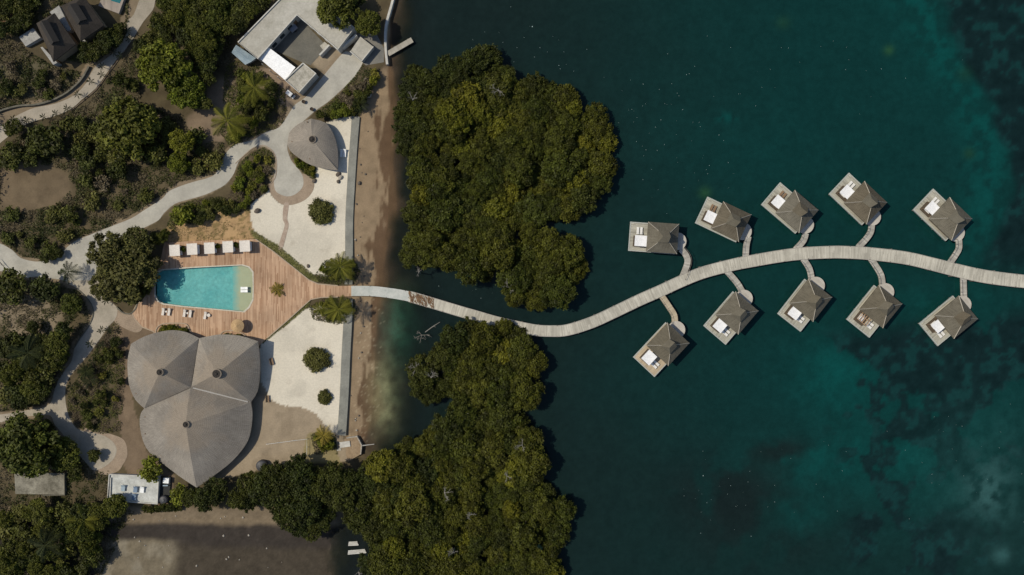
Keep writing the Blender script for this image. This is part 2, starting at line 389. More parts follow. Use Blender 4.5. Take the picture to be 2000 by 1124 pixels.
    # southern flats
    sm = ss((v + dv * .6 - 985) / 8) * (u < 720)
    e = v + dv * .8 + dv2 * .14 - (u - 250) * .02
    fe = ss((e - 1014) / 12)[..., None]; flat = L((.19, .145, .095)) * (1 - fe) + L((.045, .037, .031)) * fe
    sandf = ss((e - 1046) / 14) * ss((370 - u + du2 * .6) / 40) * ss((u - 196 + (v - 1050) * .15) / 8)
    mudf = ss((e - 1052) / 22) * ss((u - 210) / 10)
    flat = flat * (1 - mudf[..., None]) + L((.062, .05, .036)) * mudf[..., None]
    flat = flat * (1 - sandf[..., None]) + (L((.17, .14, .095)) + ss((fbm(u / 30, v / 30, 4) - .45) / .35)[..., None] * L((.06, .058, .05))) * sandf[..., None]
    c = c * (1 - sm[..., None]) + flat * (.55 + .45 * n1 + .55 * fbm(u / 4 + 2, v / 4, 4)[..., None] * (.6 + .8 * fbm(u / 18, v / 7, 3)[..., None])) * .88 * sm[..., None]
    # under the mangroves
    return np.clip(c, .004, .8)
def grid_obj(name, xs, ys, zfun, cfun, mat, attr='tone', kind='structure'):
    X, Y = np.meshgrid(xs, ys); U = X / S + 1000; V = 562 - Y / S
    Z = zfun(U, V); nx, ny = len(xs), len(ys)
    co = np.stack([X, Y, Z], -1).reshape(-1, 3).astype(np.float32)
    i = np.arange(nx * ny).reshape(ny, nx)
    q = np.stack([i[:-1, :-1], i[:-1, 1:], i[1:, 1:], i[1:, :-1]], -1).reshape(-1, 4).astype(np.int32)
    me = bpy.data.meshes.new(name); me.vertices.add(len(co)); me.vertices.foreach_set('co', co.ravel())
    me.loops.add(q.size); me.loops.foreach_set('vertex_index', q.ravel())
    me.polygons.add(len(q)); me.polygons.foreach_set('loop_start', np.arange(0, q.size, 4, dtype=np.int32))
    me.polygons.foreach_set('use_smooth', np.ones(len(q), bool)); me.update(calc_edges=True)
    c = cfun(U, V).reshape(-1, 3); A = me.color_attributes.new(attr, 'FLOAT_COLOR', 'POINT')
    A.data.foreach_set('color', np.concatenate([c, np.ones((len(c), 1))], 1).astype(np.float32).ravel())
    me.materials.append(mat); return mobj(name, me, kind=kind)
def axis_(lo, hi, fine, coarse=25.0, far=900):
    return np.concatenate([np.arange(-far, lo, coarse), np.arange(lo, hi, fine), np.arange(hi, far + 1, coarse)])
gx = np.concatenate([np.arange(-900, -156, 24.0), np.arange(-156, -24, .5), np.arange(-24, 160, 4.0), np.arange(160, 901, 24.0)])
gy = np.concatenate([np.arange(-900, -90, 24.0), np.arange(-90, 90, .5), np.arange(90, 901, 24.0)])
POOLG = grow(POOL, 6)
def ground_z(u, v):
    z = terr_uv(u, v) + (fbm(u / 9, v / 9, 3) - .5) * .10 * ((u < 255) | (v > 905)) + (fbm(u / 28, v / 28, 3) - .5) * .25 * (v > 1020) * ss((u - 560) / 60)
    z = z - .02 * pip(u, v, [(250, 460), (690, 460), (690, 670), (250, 670)])
    return np.where(pip(u, v, POOLG), -1.2, z)
grid_obj('ground', gx, gy, ground_z, ground_tone, vcolmat('ground_earth', .16, 2.2))

# ------------------------------------------------------------------ sea
def sea_depth(u, v):
    return ss((u - itp(v, COAST) + (fbm(u / 25, v / 40, 3) - .5) * 40 + 2) / (75 + 75 * ss((v - 500) / 60) * ss((900 - v) / 60)))
def sea_tone(u, v):
    L = lambda c: np.array(c)
    g = lambda cx, cy, rx, ry, p=1: np.exp(-(np.abs((u - cx) / rx) ** 2 + np.abs((v - cy) / ry) ** 2) * p)
    n1 = fbm(u / 60, v / 60, 5); n2 = fbm(u / 18 + 4, v / 18, 4); n3 = fbm(u / 150 + 8, v / 150 + 2, 4)
    dk = L((.0072, .0155, .0145)); teal = L((.0038, .0285, .0268)); lt = L((.0030, .054, .049)); grey = L((.024, .072, .070)); reef = L((.0055, .0150, .0165))
    t = ss((u - 900 + (n3 - .5) * 120) / 700) * (.5 + .5 * ss((1050 - v) / 350))
    c = dk * (1 - t)[..., None] + teal * t[..., None]
    # pale sandy arc at the upper right
    ax = np.interp(v, [0, 100, 200, 300, 400, 500], [1790, 1840, 1905, 1935, 1925, 1890])
    arc = np.exp(-((u - ax) / (38 + 18 * n1)) ** 2) * ss((560 - v) / 160) * (.25 + .75 * ss((n2 - .36) / .2)) * .72
    arc = arc + np.exp(-((u - (ax - 70)) / 75) ** 2) * ss((330 - v) / 160) * .15
    rm = ss((u - ax - 28 + (n1 - .5) * 70) / 30) * ss((620 - v) / 160)          # dark reef beyond the arc
    rm2 = ss((n1 + .35 * (n2 - .5) - .47 + .3 * (g(1850, 690, 120, 60) + g(1790, 700, 70, 60) - .8 * g(1640, 730, 110, 90))) / .09) * ss((u - 1560 + (v - 700) * -.15) / 90) * ss((v - 590 - (1900 - u) * .12) / 60)
    rm2 = rm2 * (1 - .7 * g(1920, 960, 110, 130))
    pl = g(1640, 735, 85, 75) * .75 + g(1600, 900, 120, 45) * .55 + g(1570, 1000, 50, 40) * .4 + g(1850, 830, 170, 130) * .34 + g(1780, 920, 160, 120) * .35 + g(1930, 560, 60, 60) * .25 + g(1800, 590, 60, 30) * .3 + g(1420, 230, 22, 9) * (.55 * (n2 > .45)) + g(1380, 280, 200, 90) * .10
    k = np.clip(arc + pl * (.55 + .9 * n2), 0, 1)
    c = c * (1 - k)[..., None] + lt * k[..., None]
    rr = np.clip(rm + rm2, 0, 1) * .88
    c = c * (1 - rr)[..., None] + (reef * (.55 + .9 * n2)[..., None]) * rr[..., None]
    hl = ss((n2 - .56) / .1) * np.clip(rm + rm2, 0, 1) * .42                       # sand showing between corals
    c = c * (1 - hl)[..., None] + L((.005, .044, .041)) * hl[..., None]
    dk2 = np.clip(g(1530, 880, 60, 26) + g(1420, 960, 120, 70) * 1.1 + g(1480, 1060, 140, 60) * .7, 0, 1) * ss((n1 - .30) / .25) * .85
    c = c * (1 - dk2)[..., None] + L((.0075, .0135, .0135)) * dk2[..., None]
    gw = np.clip(g(1930, 955, 34, 42) * ss((n2 - .40) / .2) + g(1955, 1085, 18, 14) + .45 * g(1935, 950, 110, 140) * n2, 0, 1)
    c = c * (1 - gw)[..., None] + grey * gw[..., None]
    for cx, cy, r, a_ in ((1736, 99, 9, .55), (1376, 377, 11, .4), (1530, 45, 12, .2), (1893, 300, 10, .25), (1885, 145, 14, .15)):
        q = g(cx, cy, r, r) * a_ * (.6 + .8 * n2); c = c * (1 - q)[..., None] + L((.030, .095, .030)) * q[..., None]
    # brownish-black shallows beside the land and mangroves
    nb = ss((900 - u) / 180)[..., None]; c = c * (1 - .6 * nb) + L((.012, .0125, .0125)) * .6 * nb
    return np.clip(c * (.86 + .28 * n2)[..., None], 0, 1)
def water_mat():
    m, n, b = newmat('sea_water')
    at = N(n, 'ShaderNodeAttribute', attribute_name='tone'); dp = N(n, 'ShaderNodeAttribute', attribute_name='depth')
    v = coords(n)
    gr = ramp(n, noise(n, v, .55, 5, .75), [(.25, .82), (.75, 1.2)])
    n.links.new(mix(n, at.outputs['Color'], gr, 1.0, 'MULTIPLY'), b.inputs['Base Color'])
    b.inputs['Roughness'].default_value = .07; b.inputs['IOR'].default_value = 1.33; b.inputs['Specular IOR Level'].default_value = .2
    bump(n, b, noise(n, v, .9, 4, .6), .10, .12)
    tr = N(n, 'ShaderNodeBsdfTransparent'); tr.inputs[0].default_value = (.62, .74, .70, 1)
    n.links.new(mix(n, (.97, .97, .96), (.62, .74, .70), math_(n, 'MULTIPLY', dp.outputs['Fac'], 2.2)), tr.inputs[0])
    ms = N(n, 'ShaderNodeMixShader'); n.links.new(dp.outputs['Fac'], ms.inputs[0]); n.links.new(tr.outputs[0], ms.inputs[1]); n.links.new(b.outputs[0], ms.inputs[2])
    n.links.new(ms.outputs[0], n.nodes['Material Output'].inputs[0]); return m
wxs = np.concatenate([np.arange(-62, 156, .75), np.arange(156, 901, 24.0)])
wys = np.concatenate([np.arange(-900, -90, 24.0), np.arange(-90, 90, .75), np.arange(90, 901, 24.0)])
sea = grid_obj('sea', wxs, wys, lambda u, v: u * 0, sea_tone, water_mat())
_co = np.empty(len(sea.data.vertices) * 3, np.float32); sea.data.vertices.foreach_get('co', _co); _co = _co.reshape(-1, 3)
dA = sea.data.attributes.new('depth', 'FLOAT', 'POINT')
dA.data.foreach_set('value', (.01 + .99 * sea_depth(_co[:, 0] / S + 1000, 562 - _co[:, 1] / S)).astype(np.float32))

# ------------------------------------------------------------------ paths
M_road = mottled('pale_paving', (.33, .31, .265), (.43, .405, .345), .22, .9, 2.5, .10, .2)
M_dirt = mottled('beaten_path', (.285, .25, .195), (.385, .335, .265), .22, .9, 2.5, .12, .25)
M_brick = mottled('tan_brick_paving', (.25, .19, .135), (.32, .245, .175), .5, .9, 4.0, .2, .2)
ground_sheet('brick_apron', [(527, 355), (533, 345), (600, 340), (612, 352), (612, 371), (597, 390), (573, 400), (552, 400), (536, 388), (525, 370)], M_brick, .03)
ground_sheet('sandy_apron', [(165, 838), (190, 842), (216, 848), (242, 860), (249, 887), (240, 908), (226, 923), (190, 925), (160, 880)], M_brick, .03)
ground_sheet('resort_road', ROAD, M_road, .05, sm=3)
ground_sheet('garden_path', SPATH, M_dirt, .06, sm=3)
ground_sheet('hillside_path', UPPATH, M_dirt, .05, sm=3)
ground_sheet('brick_footpath', [(555, 398), (564, 398), (561, 427), (564, 440), (558, 464), (551, 487), (543, 485), (549, 464), (556, 440), (552, 427)], mottled('footpath_brick', (.30, .22, .165), (.40, .32, .25), .8, .9, 5, .25), .04)
ground_sheet('deck_entry_path', [(224, 605), (250, 612), (268, 620), (280, 636), (268, 650), (240, 640), (222, 626)], M_brick, .04)
ground_sheet('courtyard_floor', [(580, 30), (640, 92), (606, 128), (585, 120), (541, 101), (503, 112), (515, 90)], mottled('dark_concrete_yard', (.11, .105, .09), (.155, .145, .12), .25, .9, 2.5, .14), .045, sm=0)
ground_sheet('terrace_floor', [(692, 66), (735, 66), (750, 95), (750, 122), (715, 128), (690, 110)], mottled('terrace_grey', (.15, .145, .13), (.2, .185, .16), .3, .9, 3, .15), .03, sm=0)

# sea wall walkway along the sand
M_wall = mottled('sea_wall_concrete', (.18, .178, .155), (.255, .25, .215), .25, .9, 2.5, .16)
M_white = mottled('weathered_white_concrete', (.42, .40, .36), (.55, .53, .48), .5, .85, 3, .12)
def wall_strip(name, mid, wpx, zt, mat, label, zb=-1.0, sm=3, cat='wall', group=None, n_closed=False):
    pts = smooth_poly(mid, sm, False) if sm else mid
    wp = [T(u, v, 0).xy for u, v in pts]
    zz = [terr(p.x, p.y) + zt for p in wp] if zb > -.9 else [zt] * len(wp)
    mb = MB(); ribbon(mb, wp, wpx * S, zb if zb <= -.9 else [z - zt - .4 for z in zz], zz)
    return mb.build(name, mat, label=label, cat=cat, group=group)
def wall_px(name, mid, wpx, zt, mat, label, zb=-1.0):
    pts = smooth_poly(mid, 3, False); wp = [P(u, v, zt).xy for u, v in pts]
    mb = MB(); ribbon(mb, wp, [w_ * S for w_ in (wpx if hasattr(wpx, '__len__') else [wpx] * len(wp))], zb, zt)
    return mb.build(name, mat, label=label, cat='sea wall')
wall_px('sea_wall', [(695, 228), (690, 290), (685.5, 360), (682, 427), (681.5, 500), (680.5, 556)], 15, 1.15, M_wall, 'long grey concrete sea wall walkway beside the sand north of the boardwalk')
wall_px('sea_wall', [(680.5, 584), (678.5, 640), (675.5, 693), (672, 774), (667, 851)], 17, 1.15, M_wall, 'grey concrete sea wall walkway beside the sand south of the boardwalk')
wall_px('sea_wall', [(773, -40), (767, 0), (756, 40), (752.5, 65), (753, 95), (756, 126)], 4.5, 1.3, M_white, 'thin pale concrete sea wall at the foot of the narrow jetty')

# jetty by the concrete building
def edges_along(A, B, wpx, z0, z1, mb): ribbon(mb, [P(*A, z1).xy, P(*B, z1).xy], wpx * S, z0, z1)
t = root('jetty', T(757, 106), 0, 'narrow straight concrete jetty sticking out from the thin sea wall', 'jetty')
jm = MB(); edges_along((757.5, 105.5), (805, 78), 10.5, .75, 1.0, jm)
o = jm.build('jetty_slab', planks('jetty_planks', (.28, .25, .2), (.40, .37, .31), 0, 1.1, 'UV', .7), t); o.matrix_parent_inverse = t.matrix_basis.inverted()
M_post = plain('grey_timber_post', (.16, .14, .12), .85)
for u, v in ((770, 92), (772, 102), (796, 77), (800, 86)):
    p = P(u, v, .7); mb = MB(); mb.tube([(p.x, p.y, -1.5), (p.x, p.y, .8)], .12, 8); o = mb.build('pile', M_post, t); o.matrix_parent_inverse = t.matrix_basis.inverted()

# ------------------------------------------------------------------ pool deck and pool
DECK = [(321, 474), (410, 470), (499, 467.5), (533, 491), (573, 523), (603, 547), (621, 555), (660, 559), (688, 558.5), (688, 579), (660, 580), (627, 581), (607, 585), (593, 597), (560, 627), (522, 660), (500, 682), (440, 690), (340, 690), (304, 668), (300, 648), (277, 639), (262, 622), (258, 612), (266, 597), (276, 588), (290, 570), (300, 545), (311, 520)]
DZ = 1.22
M_deck = planks('pool_deck_boards', (.285, .162, .092), (.55, .37, .24), 0, .3, 'Object', .6, None, .10, .16)
dk = root('pool_deck', T(400, 560), 0, 'broad reddish timber pool deck narrowing towards the boardwalk', 'deck')
mb = MB(); prism(mb, pz(DECK, DZ), .5, DZ, [pz(POOL, DZ)])
o = mb.build('decking', M_deck, dk); o.matrix_parent_inverse = dk.matrix_basis.inverted()
M_trim = plain('deck_edge_board', (.36, .28, .2), .8)
for q in ([(499, 467.5), (533, 491), (573, 523), (603, 547), (621, 555), (660, 558.6)], [(660, 580.4), (627, 581.4), (607, 585.4), (593, 597.5), (560, 627.5), (522, 660.5)], [(304, 655), (300, 648), (277, 639), (262, 622), (258, 612), (266, 597), (276, 588)]):
    mb = MB(); ribbon(mb, pz(q, DZ), .3, .9, DZ + .04); o = mb.build('edge_board', M_trim, dk); o.matrix_parent_inverse = dk.matrix_basis.inverted()
pool = root('swimming_pool', T(400, 560), 0, 'turquoise swimming pool with rounded corners set into the timber deck', 'pool')
PO = smooth_poly(POOL, 3)
mb = MB(); prism(mb, pz(grow(POOL, 2.2), DZ), .3, DZ + .05, [pz(POOL, DZ)])
o = mb.build('coping', mottled('cream_coping', (.45, .41, .32), (.56, .52, .43), 1.0, .8), pool); o.matrix_parent_inverse = pool.matrix_basis.inverted()
pl = pz(POOL, DZ); fv = DZ - 1.2
mb = MB(); V_, F_ = sheet_tris(pl); mb.add([(p.x, p.y, fv) for p in V_], F_)
nn_ = len(pl); mb.add([(p[0], p[1], fv) for p in pl] + [(p[0], p[1], DZ) for p in pl], [((i + 1) % nn_, i, nn_ + i, nn_ + (i + 1) % nn_) for i in range(nn_)])
o = mb.build('basin', mottled('turquoise_pool_plaster', (.10, .33, .32), (.20, .46, .42), .16, .5, 1.0, .25, 0, (.3, .7)), pool); o.matrix_parent_inverse = pool.matrix_basis.inverted()
LEDGE = [(453, 520.8), (472, 519.6), (484, 523.6), (492.4, 533.5), (492.8, 560), (492.4, 583.5), (484.5, 599.4), (474.8, 607.8), (453, 606)]
m, n, b = newmat('tan_ledge_plaster'); sp = N(n, 'ShaderNodeSeparateXYZ'); v_ = coords(n); n.links.new(v_, sp.inputs[0])
fx = math_(n, 'ADD', sp.outputs[0], math_(n, 'MULTIPLY', noise(n, v_, .5, 4, .65), 2.4)); fx = math_(n, 'MULTIPLY', math_(n, 'ADD', fx, 80.4), .45)
col = mix(n, (.15, .40, .36), mix(n, (.46, .35, .19), (.58, .45, .26), noise(n, v_, .7, 4, .6)), ramp(n, fx, [(0, 0), (1, 1)])); n.links.new(col, b.inputs['Base Color'])
mb = MB(); prism(mb, pz(LEDGE, DZ), fv + .01, DZ - .42)
o = mb.build('shallow_ledge', m, pool); o.matrix_parent_inverse = pool.matrix_basis.inverted()
m, n, b = newmat('pool_water'); b.inputs['Base Color'].default_value = (.01, .30, .32, 1); b.inputs['Roughness'].default_value = .05; b.inputs['Specular IOR Level'].default_value = .3
bump(n, b, noise(n, coords(n), 1.6, 3), .12, .06)
tr = N(n, 'ShaderNodeBsdfTransparent'); tr.inputs[0].default_value = (.86, .96, .97, 1)
ms = N(n, 'ShaderNodeMixShader'); ms.inputs[0].default_value = .10
n.links.new(tr.outputs[0], ms.inputs[1]); n.links.new(b.outputs[0], ms.inputs[2]); n.links.new(ms.outputs[0], n.nodes['Material Output'].inputs[0])
mb = MB(); V_, F_ = sheet_tris(pl); mb.add([(p.x, p.y, DZ - .12) for p in V_], F_)
o = mb.build('pool_water', m, pool); o.matrix_parent_inverse = pool.matrix_basis.inverted()

# ------------------------------------------------------------------ boardwalk over the sea
BZ = 1.55
BW = [(686, 568.7), (733, 569.5), (790, 577.5), (833, 589), (890, 606), (933, 618.5), (969, 629), (1000, 636), (1044, 645), (1076, 647), (1108, 645), (1156, 630), (1204, 608), (1250, 586), (1291, 568), (1330, 550), (1371, 533.5), (1421, 520), (1467, 510.5), (1547, 497.5), (1620, 493), (1660, 493.5), (1700, 496), (1767, 504), (1820, 516), (1873, 529.5), (1927, 541), (2000, 550), (2080, 556), (2200, 560)]
bw = root('boardwalk', T(690, 569), 0, 'long curving pale timber boardwalk running from the deck out to the bungalows', 'boardwalk')
def inv(o, t): o.matrix_parent_inverse = t.matrix_basis.inverted(); return o
bpx = smooth_poly(BW, 5, False)
bpts = [P(u, v, BZ).xy for u, v in bpx]; bwid = [np.interp(u, [690, 900, 1100, 1500, 1900], [19.5, 19.5, 20.5, 22, 24]) * S for u, v in bpx]
k1 = min(range(len(bpx)), key=lambda i: abs(bpx[i][0] - 800))
mb = MB(); ribbon(mb, bpts[:k1 + 1], bwid[:k1 + 1], BZ - .3, BZ)
inv(mb.build('concrete_span', mottled('pale_concrete_walk', (.36, .38, .35), (.50, .50, .46), .3, .85, 3, .1), bw), bw)
M_bw = planks('boardwalk_planks', (.34, .315, .26), (.56, .525, .44), 0, .3, 'UV', .6, None, .25, .12)
mb = MB(); ribbon(mb, bpts[k1:], bwid[k1:], BZ - .3, BZ - .004)
inv(mb.build('plank_span', M_bw, bw), bw)
mb = MB()
for sgn in (1, -1):
    q = []
    for i in range(k1, len(bpts)):
        tt = (bpts[min(i + 1, len(bpts) - 1)] - bpts[max(i - 1, 0)]).normalized(); q.append(bpts[i] + Vector((-tt.y, tt.x)) * sgn * (bwid[i] / 2 + .06))
    ribbon(mb, q, .16, BZ - .34, BZ + .05)
inv(mb.build('edge_beam', plain('grey_edge_beam', (.30, .28, .25), .85), bw), bw)
pile_me = None
acc = 0; last = bpts[0]; pr = random.Random(4)
for i in range(3, len(bpts) - 1):
    acc += (bpts[i] - last).length; last = bpts[i]
    if acc > 5.0 and bpx[i][0] < 2010:
        acc = 0; tt = (bpts[i + 1] - bpts[i - 1]).normalized(); nn = Vector((-tt.y, tt.x))
        for sgn in (1, -1):
            if pile_me is None:
                pm = MB(); pm.tube([(0, 0, -3.2), (0, 0, BZ + .12)], .13, 8); pile_me = pm.mesh('pile', M_post)
            o = mobj('pile', pile_me, bw); p = bpts[i] + nn * sgn * (bwid[i] / 2 - .1 + pr.uniform(0, .35)); o.location = (p.x - bw.location.x, p.y - bw.location.y, -bw.location.z)
# brown palm litter over the concrete/plank joint
dm = MB(); pr = random.Random(12)
for i in range(150):
    f = pr.random(); u = 797 + f * 50; v = np.interp(u, [790, 850], [577.5, 593.5]) + pr.uniform(-9, 9)
    if pr.random() > (1.1 if u < 825 else .85): continue
    p = P(u, v, BZ + .03 + pr.random() * .06); ln = pr.uniform(.5, 1.5); an = R(pr.gauss(-70, 24))
    d = Vector((math.cos(an), math.sin(an), 0)) * ln / 2; q = Vector((-d.y, d.x, 0)).normalized() * pr.uniform(.05, .16); up = Vector((0, 0, .05))
    dm.add([p - d - q, p - d + q + up, p + d + q * .5, p + d - q * .5 + up], [(0, 1, 2, 3)])
dm.build('palm_litter', mottled('dry_brown_fronds', (.10, .055, .028), (.26, .16, .09), 1.5, .9, 6, .3), label='heap of dry brown palm fronds littering the shore end of the boardwalk', cat='palm litter', kind='stuff')

# ------------------------------------------------------------------ big leaf-shaped thatched roofs
M_thA = thatch('grey_thatch', (.185, .164, .140), (.255, .228, .194), .55, (.245, .203, .158), 12.0)
M_thB = thatch('pavilion_thatch', (.21, .185, .155), (.265, .23, .19), .5)
M_dark = plain('vent_shade_dark', (.035, .03, .026), .8)  # near-black colour standing in for the shade inside the vents
M_timber = plain('brown_timber', (.16, .10, .06), .8)
M_ring = plain('vent_ring', (.22, .18, .14), .9)
def lobe(mb, peak, loop, hi=0.0, nr=12):
    """fan surface from peak to a closed loop of world points (x,y,z)"""
    n = len(loop); pk = Vector(peak); b = len(mb.v); L = [Vector(p) for p in loop]
    arc = [0]
    for i in range(n): arc.append(arc[-1] + (L[(i + 1) % n] - L[i]).length)
    mb.v.append(tuple(pk))
    for k in range(1, nr + 1):
        t = k / nr
        for p in L:
            q = pk.lerp(p, t); q.z += math.sin(math.pi * t) * hi; mb.v.append(tuple(q))
    sl = [(p - pk).length for p in L]
    for i in range(n):
        j = (i + 1) % n
        mb.face([b, b + 1 + i, b + 1 + j], [(arc[i], 0), (arc[i], sl[i] / nr), (arc[i + 1], sl[j] / nr)])
        for k in range(1, nr):
            a0 = b + 1 + (k - 1) * n; a1 = a0 + n
            mb.face([a0 + i, a1 + i, a1 + j, a0 + j], [(arc[i], sl[i] * k / nr), (arc[i], sl[i] * (k + 1) / nr), (arc[i + 1], sl[j] * (k + 1) / nr), (arc[i + 1], sl[j] * k / nr)])
def eave_loop(segs, peak):
    """segs: list of (corner(u,v,z), [mid (u,v)...]); arcs dip towards the plane through peak and corners"""
    out = []; n = len(segs)
    for i, (c, mids) in enumerate(segs):
        d = segs[(i + 1) % n][0]; A = P(*c); B = P(*d); pk = Vector(peak)
        pts = [A.xy] + [P(u, v, min(c[2], d[2]) - .3).xy for u, v in mids] + [B.xy]
        q = smooth_poly([tuple(p) for p in pts], 3, False)
        nrm = (A - pk).cross(B - pk)
        for j, p in enumerate(q[:-1]):
            f = j / (len(q) - 1); zl = c[2] + (d[2] - c[2]) * f
            if mids and abs(nrm.z) > 1e-4:
                zp = pk.z - (nrm.x * (p[0] - pk.x) + nrm.y * (p[1] - pk.y)) / nrm.z
                z = max(3.5, zl + (zp - zl) * .55) if 0 < j else zl
            else: z = zl
            out.append((p[0], p[1], z))
    return out
def eave_skirt(mb, loop, skip=None):
    n = len(loop); vs = list(loop) + [(p[0], p[1], p[2] - .35) for p in loop]
    mb.add(vs, [(i, n + i, n + (i + 1) % n, (i + 1) % n) for i in range(n)])
def vent(parent, p, r):
    mb = MB(); mb.lathe([(r * 1.08, -.5), (r * 1.1, .12), (r * .9, .18), (r * .95, -.1)], 24)
    o = inv(mb.build('vent_ring', M_ring, parent), parent); o.location = p
    mb = MB(); mb.lathe([(r * .95, .1), (r * .5, .06), (.3, .05)], 24); mb.lathe([(.3, .05), (.26, .3), (.0, .42)], 12)  # closed disc; the dark vent interior is put into its colour
    for k in range(8):
        a_ = k * math.pi / 4; mb.cbox((math.cos(a_) * r * .5, math.sin(a_) * r * .5, .1), (r * .85, .07, .07), a_)
    o2 = mb.build('vent_cap', M_dark, o)
def ridge_strip(mb, a_, b_, wd, lift=.06):
    a_ = Vector(a_); b_ = Vector(b_); d = (b_ - a_).normalized(); s_ = d.cross(Vector((0, 0, 1))).normalized() * wd / 2; up = Vector((0, 0, lift)); dn = Vector((0, 0, -.12))
    mb.add([a_ - s_ + dn, a_ + up, a_ + s_ + dn, b_ - s_ + dn, b_ + up, b_ + s_ + dn], [(0, 3, 4, 1), (1, 4, 5, 2)])
great = root('thatched_restaurant', T(380, 800), 0, 'huge grey thatched building with three joined leaf-shaped roofs south of the pool', 'restaurant')
Cc = (372.5, 757, 5.6); V12 = (389, 661, 4.0); V13 = (282, 798, 4.0); V23 = (490, 786, 4.0); NW = (255.8, 672, 5.0); NE = (504, 667, 5.0); TIP = (384, 953, 5.0)
PK1 = P(312, 727.5, 9.8); PK2 = P(423, 730.6, 10.0); PK3 = P(363, 829.7, 10.2)
lobes = [(PK1, [(NW, [(284.5, 657), (310, 649), (335, 645.5), (362, 649)]), (V12, []), (Cc, []), (V13, [(264, 782), (252, 755), (249, 728), (251, 701)])]),
         (PK2, [(V12, [(408, 657), (433, 653.5), (470.5, 656)]), (NE, [(509, 701), (508, 731.6), (502.7, 765)]), (V23, []), (Cc, [])]),
         (PK3, [(Cc, []), (V23, [(492.5, 809), (489, 843), (479, 870), (453.6, 901), (420, 928)]), (TIP, [(349, 929), (318, 907), (291, 884), (278, 860), (272, 830), (274, 809)]), (V13, [])])]
for (pk, segs), vr in zip(lobes, (1.05, 1.4, 1.0)):
    mb = MB(); lp = eave_loop(segs, pk)[::-1]; lobe(mb, pk, lp, .35); eave_skirt(mb, lp)
    rf = inv(mb.build('roof_lobe', M_thA, great), great)
    rm = MB()
    for c, mids in segs: ridge_strip(rm, pk.lerp(P(*c), .14) + Vector((0, 0, .1)), P(*c) + Vector((0, 0, .02)), .35, .12)
    vent(great, pk + Vector((0, 0, -.06)), vr * .9)
mb = MB(); ridge_strip(mb, P(377, 758, 5.75), P(484, 785.5, 4.25), .42, .16)
inv(mb.build('valley_flashing', plain('pale_metal_flashing', (.55, .53, .5), .5), great), great)
mb = MB(); ridge_strip(mb, P(388, 664, 4.12), P(373, 756, 5.72), .3, .1); ridge_strip(mb, P(284, 797, 4.12), P(371, 758, 5.7), .3, .1)
inv(mb.build('valley_gutter', plain('dark_valley_gutter', (.10, .09, .08), .8), great), great)
WALLP = [(275, 690), (310, 668), (370, 668), (395, 680), (430, 675), (490, 685), (490, 760), (470, 800), (465, 850), (440, 890), (385, 930), (330, 895), (295, 850), (292, 800), (270, 750)]
mb = MB(); prism(mb, [tuple(p) for p in pz(WALLP, 1)], .8, 3.4)
inv(mb.build('wall', mottled('beige_plaster_wall', (.30, .26, .2), (.38, .33, .27), .5), great), great)  # mottled beige plaster under the eaves
post_me = MB().tube([(0, 0, 0), (0, 0, 3.6)], .16, 8).mesh('post', M_timber)
for u, v in ((268, 682), (320, 655), (365, 657), (415, 662), (460, 662), (498, 676), (500, 730), (487, 790), (483, 845), (450, 893), (384, 943), (318, 898), (282, 850), (282, 812), (262, 760), (258, 710)):
    o = mobj('post', post_me, great); p = T(380 + (u - 380) * .86, 800 + (v - 800) * .86); o.location = p - great.location + Vector((0, 0, -.1))
pav = root('thatched_pavilion', T(615, 285), 0, 'small grey thatched pavilion with a single leaf-shaped roof and round vent', 'pavilion')
PKp = P(610, 272.6, 6.6)
segp = [((608, 232, 3.7), [(635, 240), (651, 261), (659, 288), (660.5, 315)]), ((659.5, 333, 3.7), [(640, 331), (608, 323), (584, 309), (568, 296)]), ((561, 283, 3.7), [(565, 261), (576, 248), (592, 238)])]
mb = MB(); lp = eave_loop(segp, PKp)[::-1]; lobe(mb, PKp, lp, .5); eave_skirt(mb, lp); inv(mb.build('roof', M_thB, pav), pav); vent(pav, PKp + Vector((0, 0, -.04)), 1.0)
for u, v in ((578, 282), (607, 244), (640, 262), (648, 300), (650, 322), (612, 315)):
    o = mobj('post', post_me, pav); o.location = T(u, v) - pav.location
mb = MB(); prism(mb, pz([(590, 270), (605, 255), (625, 262), (630, 290), (610, 295)], 1), 1.0, 2.1, ()); inv(mb.build('bar_counter', M_timber, pav), pav)

# ------------------------------------------------------------------ concrete U-shaped building
M_conc = mottled('stained_concrete_roof', (.32, .30, .25), (.44, .415, .36), .18, .9, 1.6, .16)
M_wallp = mottled('painted_wall', (.36, .34, .30), (.44, .42, .37), .4)
M_glass = plain('dark_glass', (.03, .04, .045), .15)
CZ = 4.6
conc = root('concrete_building', T(600, 60), 0, 'large flat-roofed concrete building with two wings round a dark yard', 'building')
WINGS = [(545, -58), (583, -38), (692, 55), (660, 97), (580, 29.5), (503, 115), (465, 83), (560, -15)]
WINGS = [(583, -38), (692, 55), (660, 97), (580, 29.5), (503, 115), (465, 83)]
mb = MB(); prism(mb, pz(WINGS, CZ), .8, CZ - .25); inv(mb.build('wall', M_wallp, conc), conc)
def shrink(poly, k):
    cx = sum(p[0] for p in poly) / len(poly); cy = sum(p[1] for p in poly) / len(poly); return [(cx + (p[0] - cx) * k, cy + (p[1] - cy) * k) for p in poly]
mb = MB(); V_, F_ = sheet_tris(pz(WINGS, CZ)); mb.add([(p.x, p.y, CZ - .2) for p in V_], F_); inv(mb.build('roof', M_conc, conc), conc)
mb = MB(); ribbon(mb, pz(WINGS + [WINGS[0]], CZ), .3, CZ - .24, CZ + .12); inv(mb.build('parapet', M_white, conc), conc)
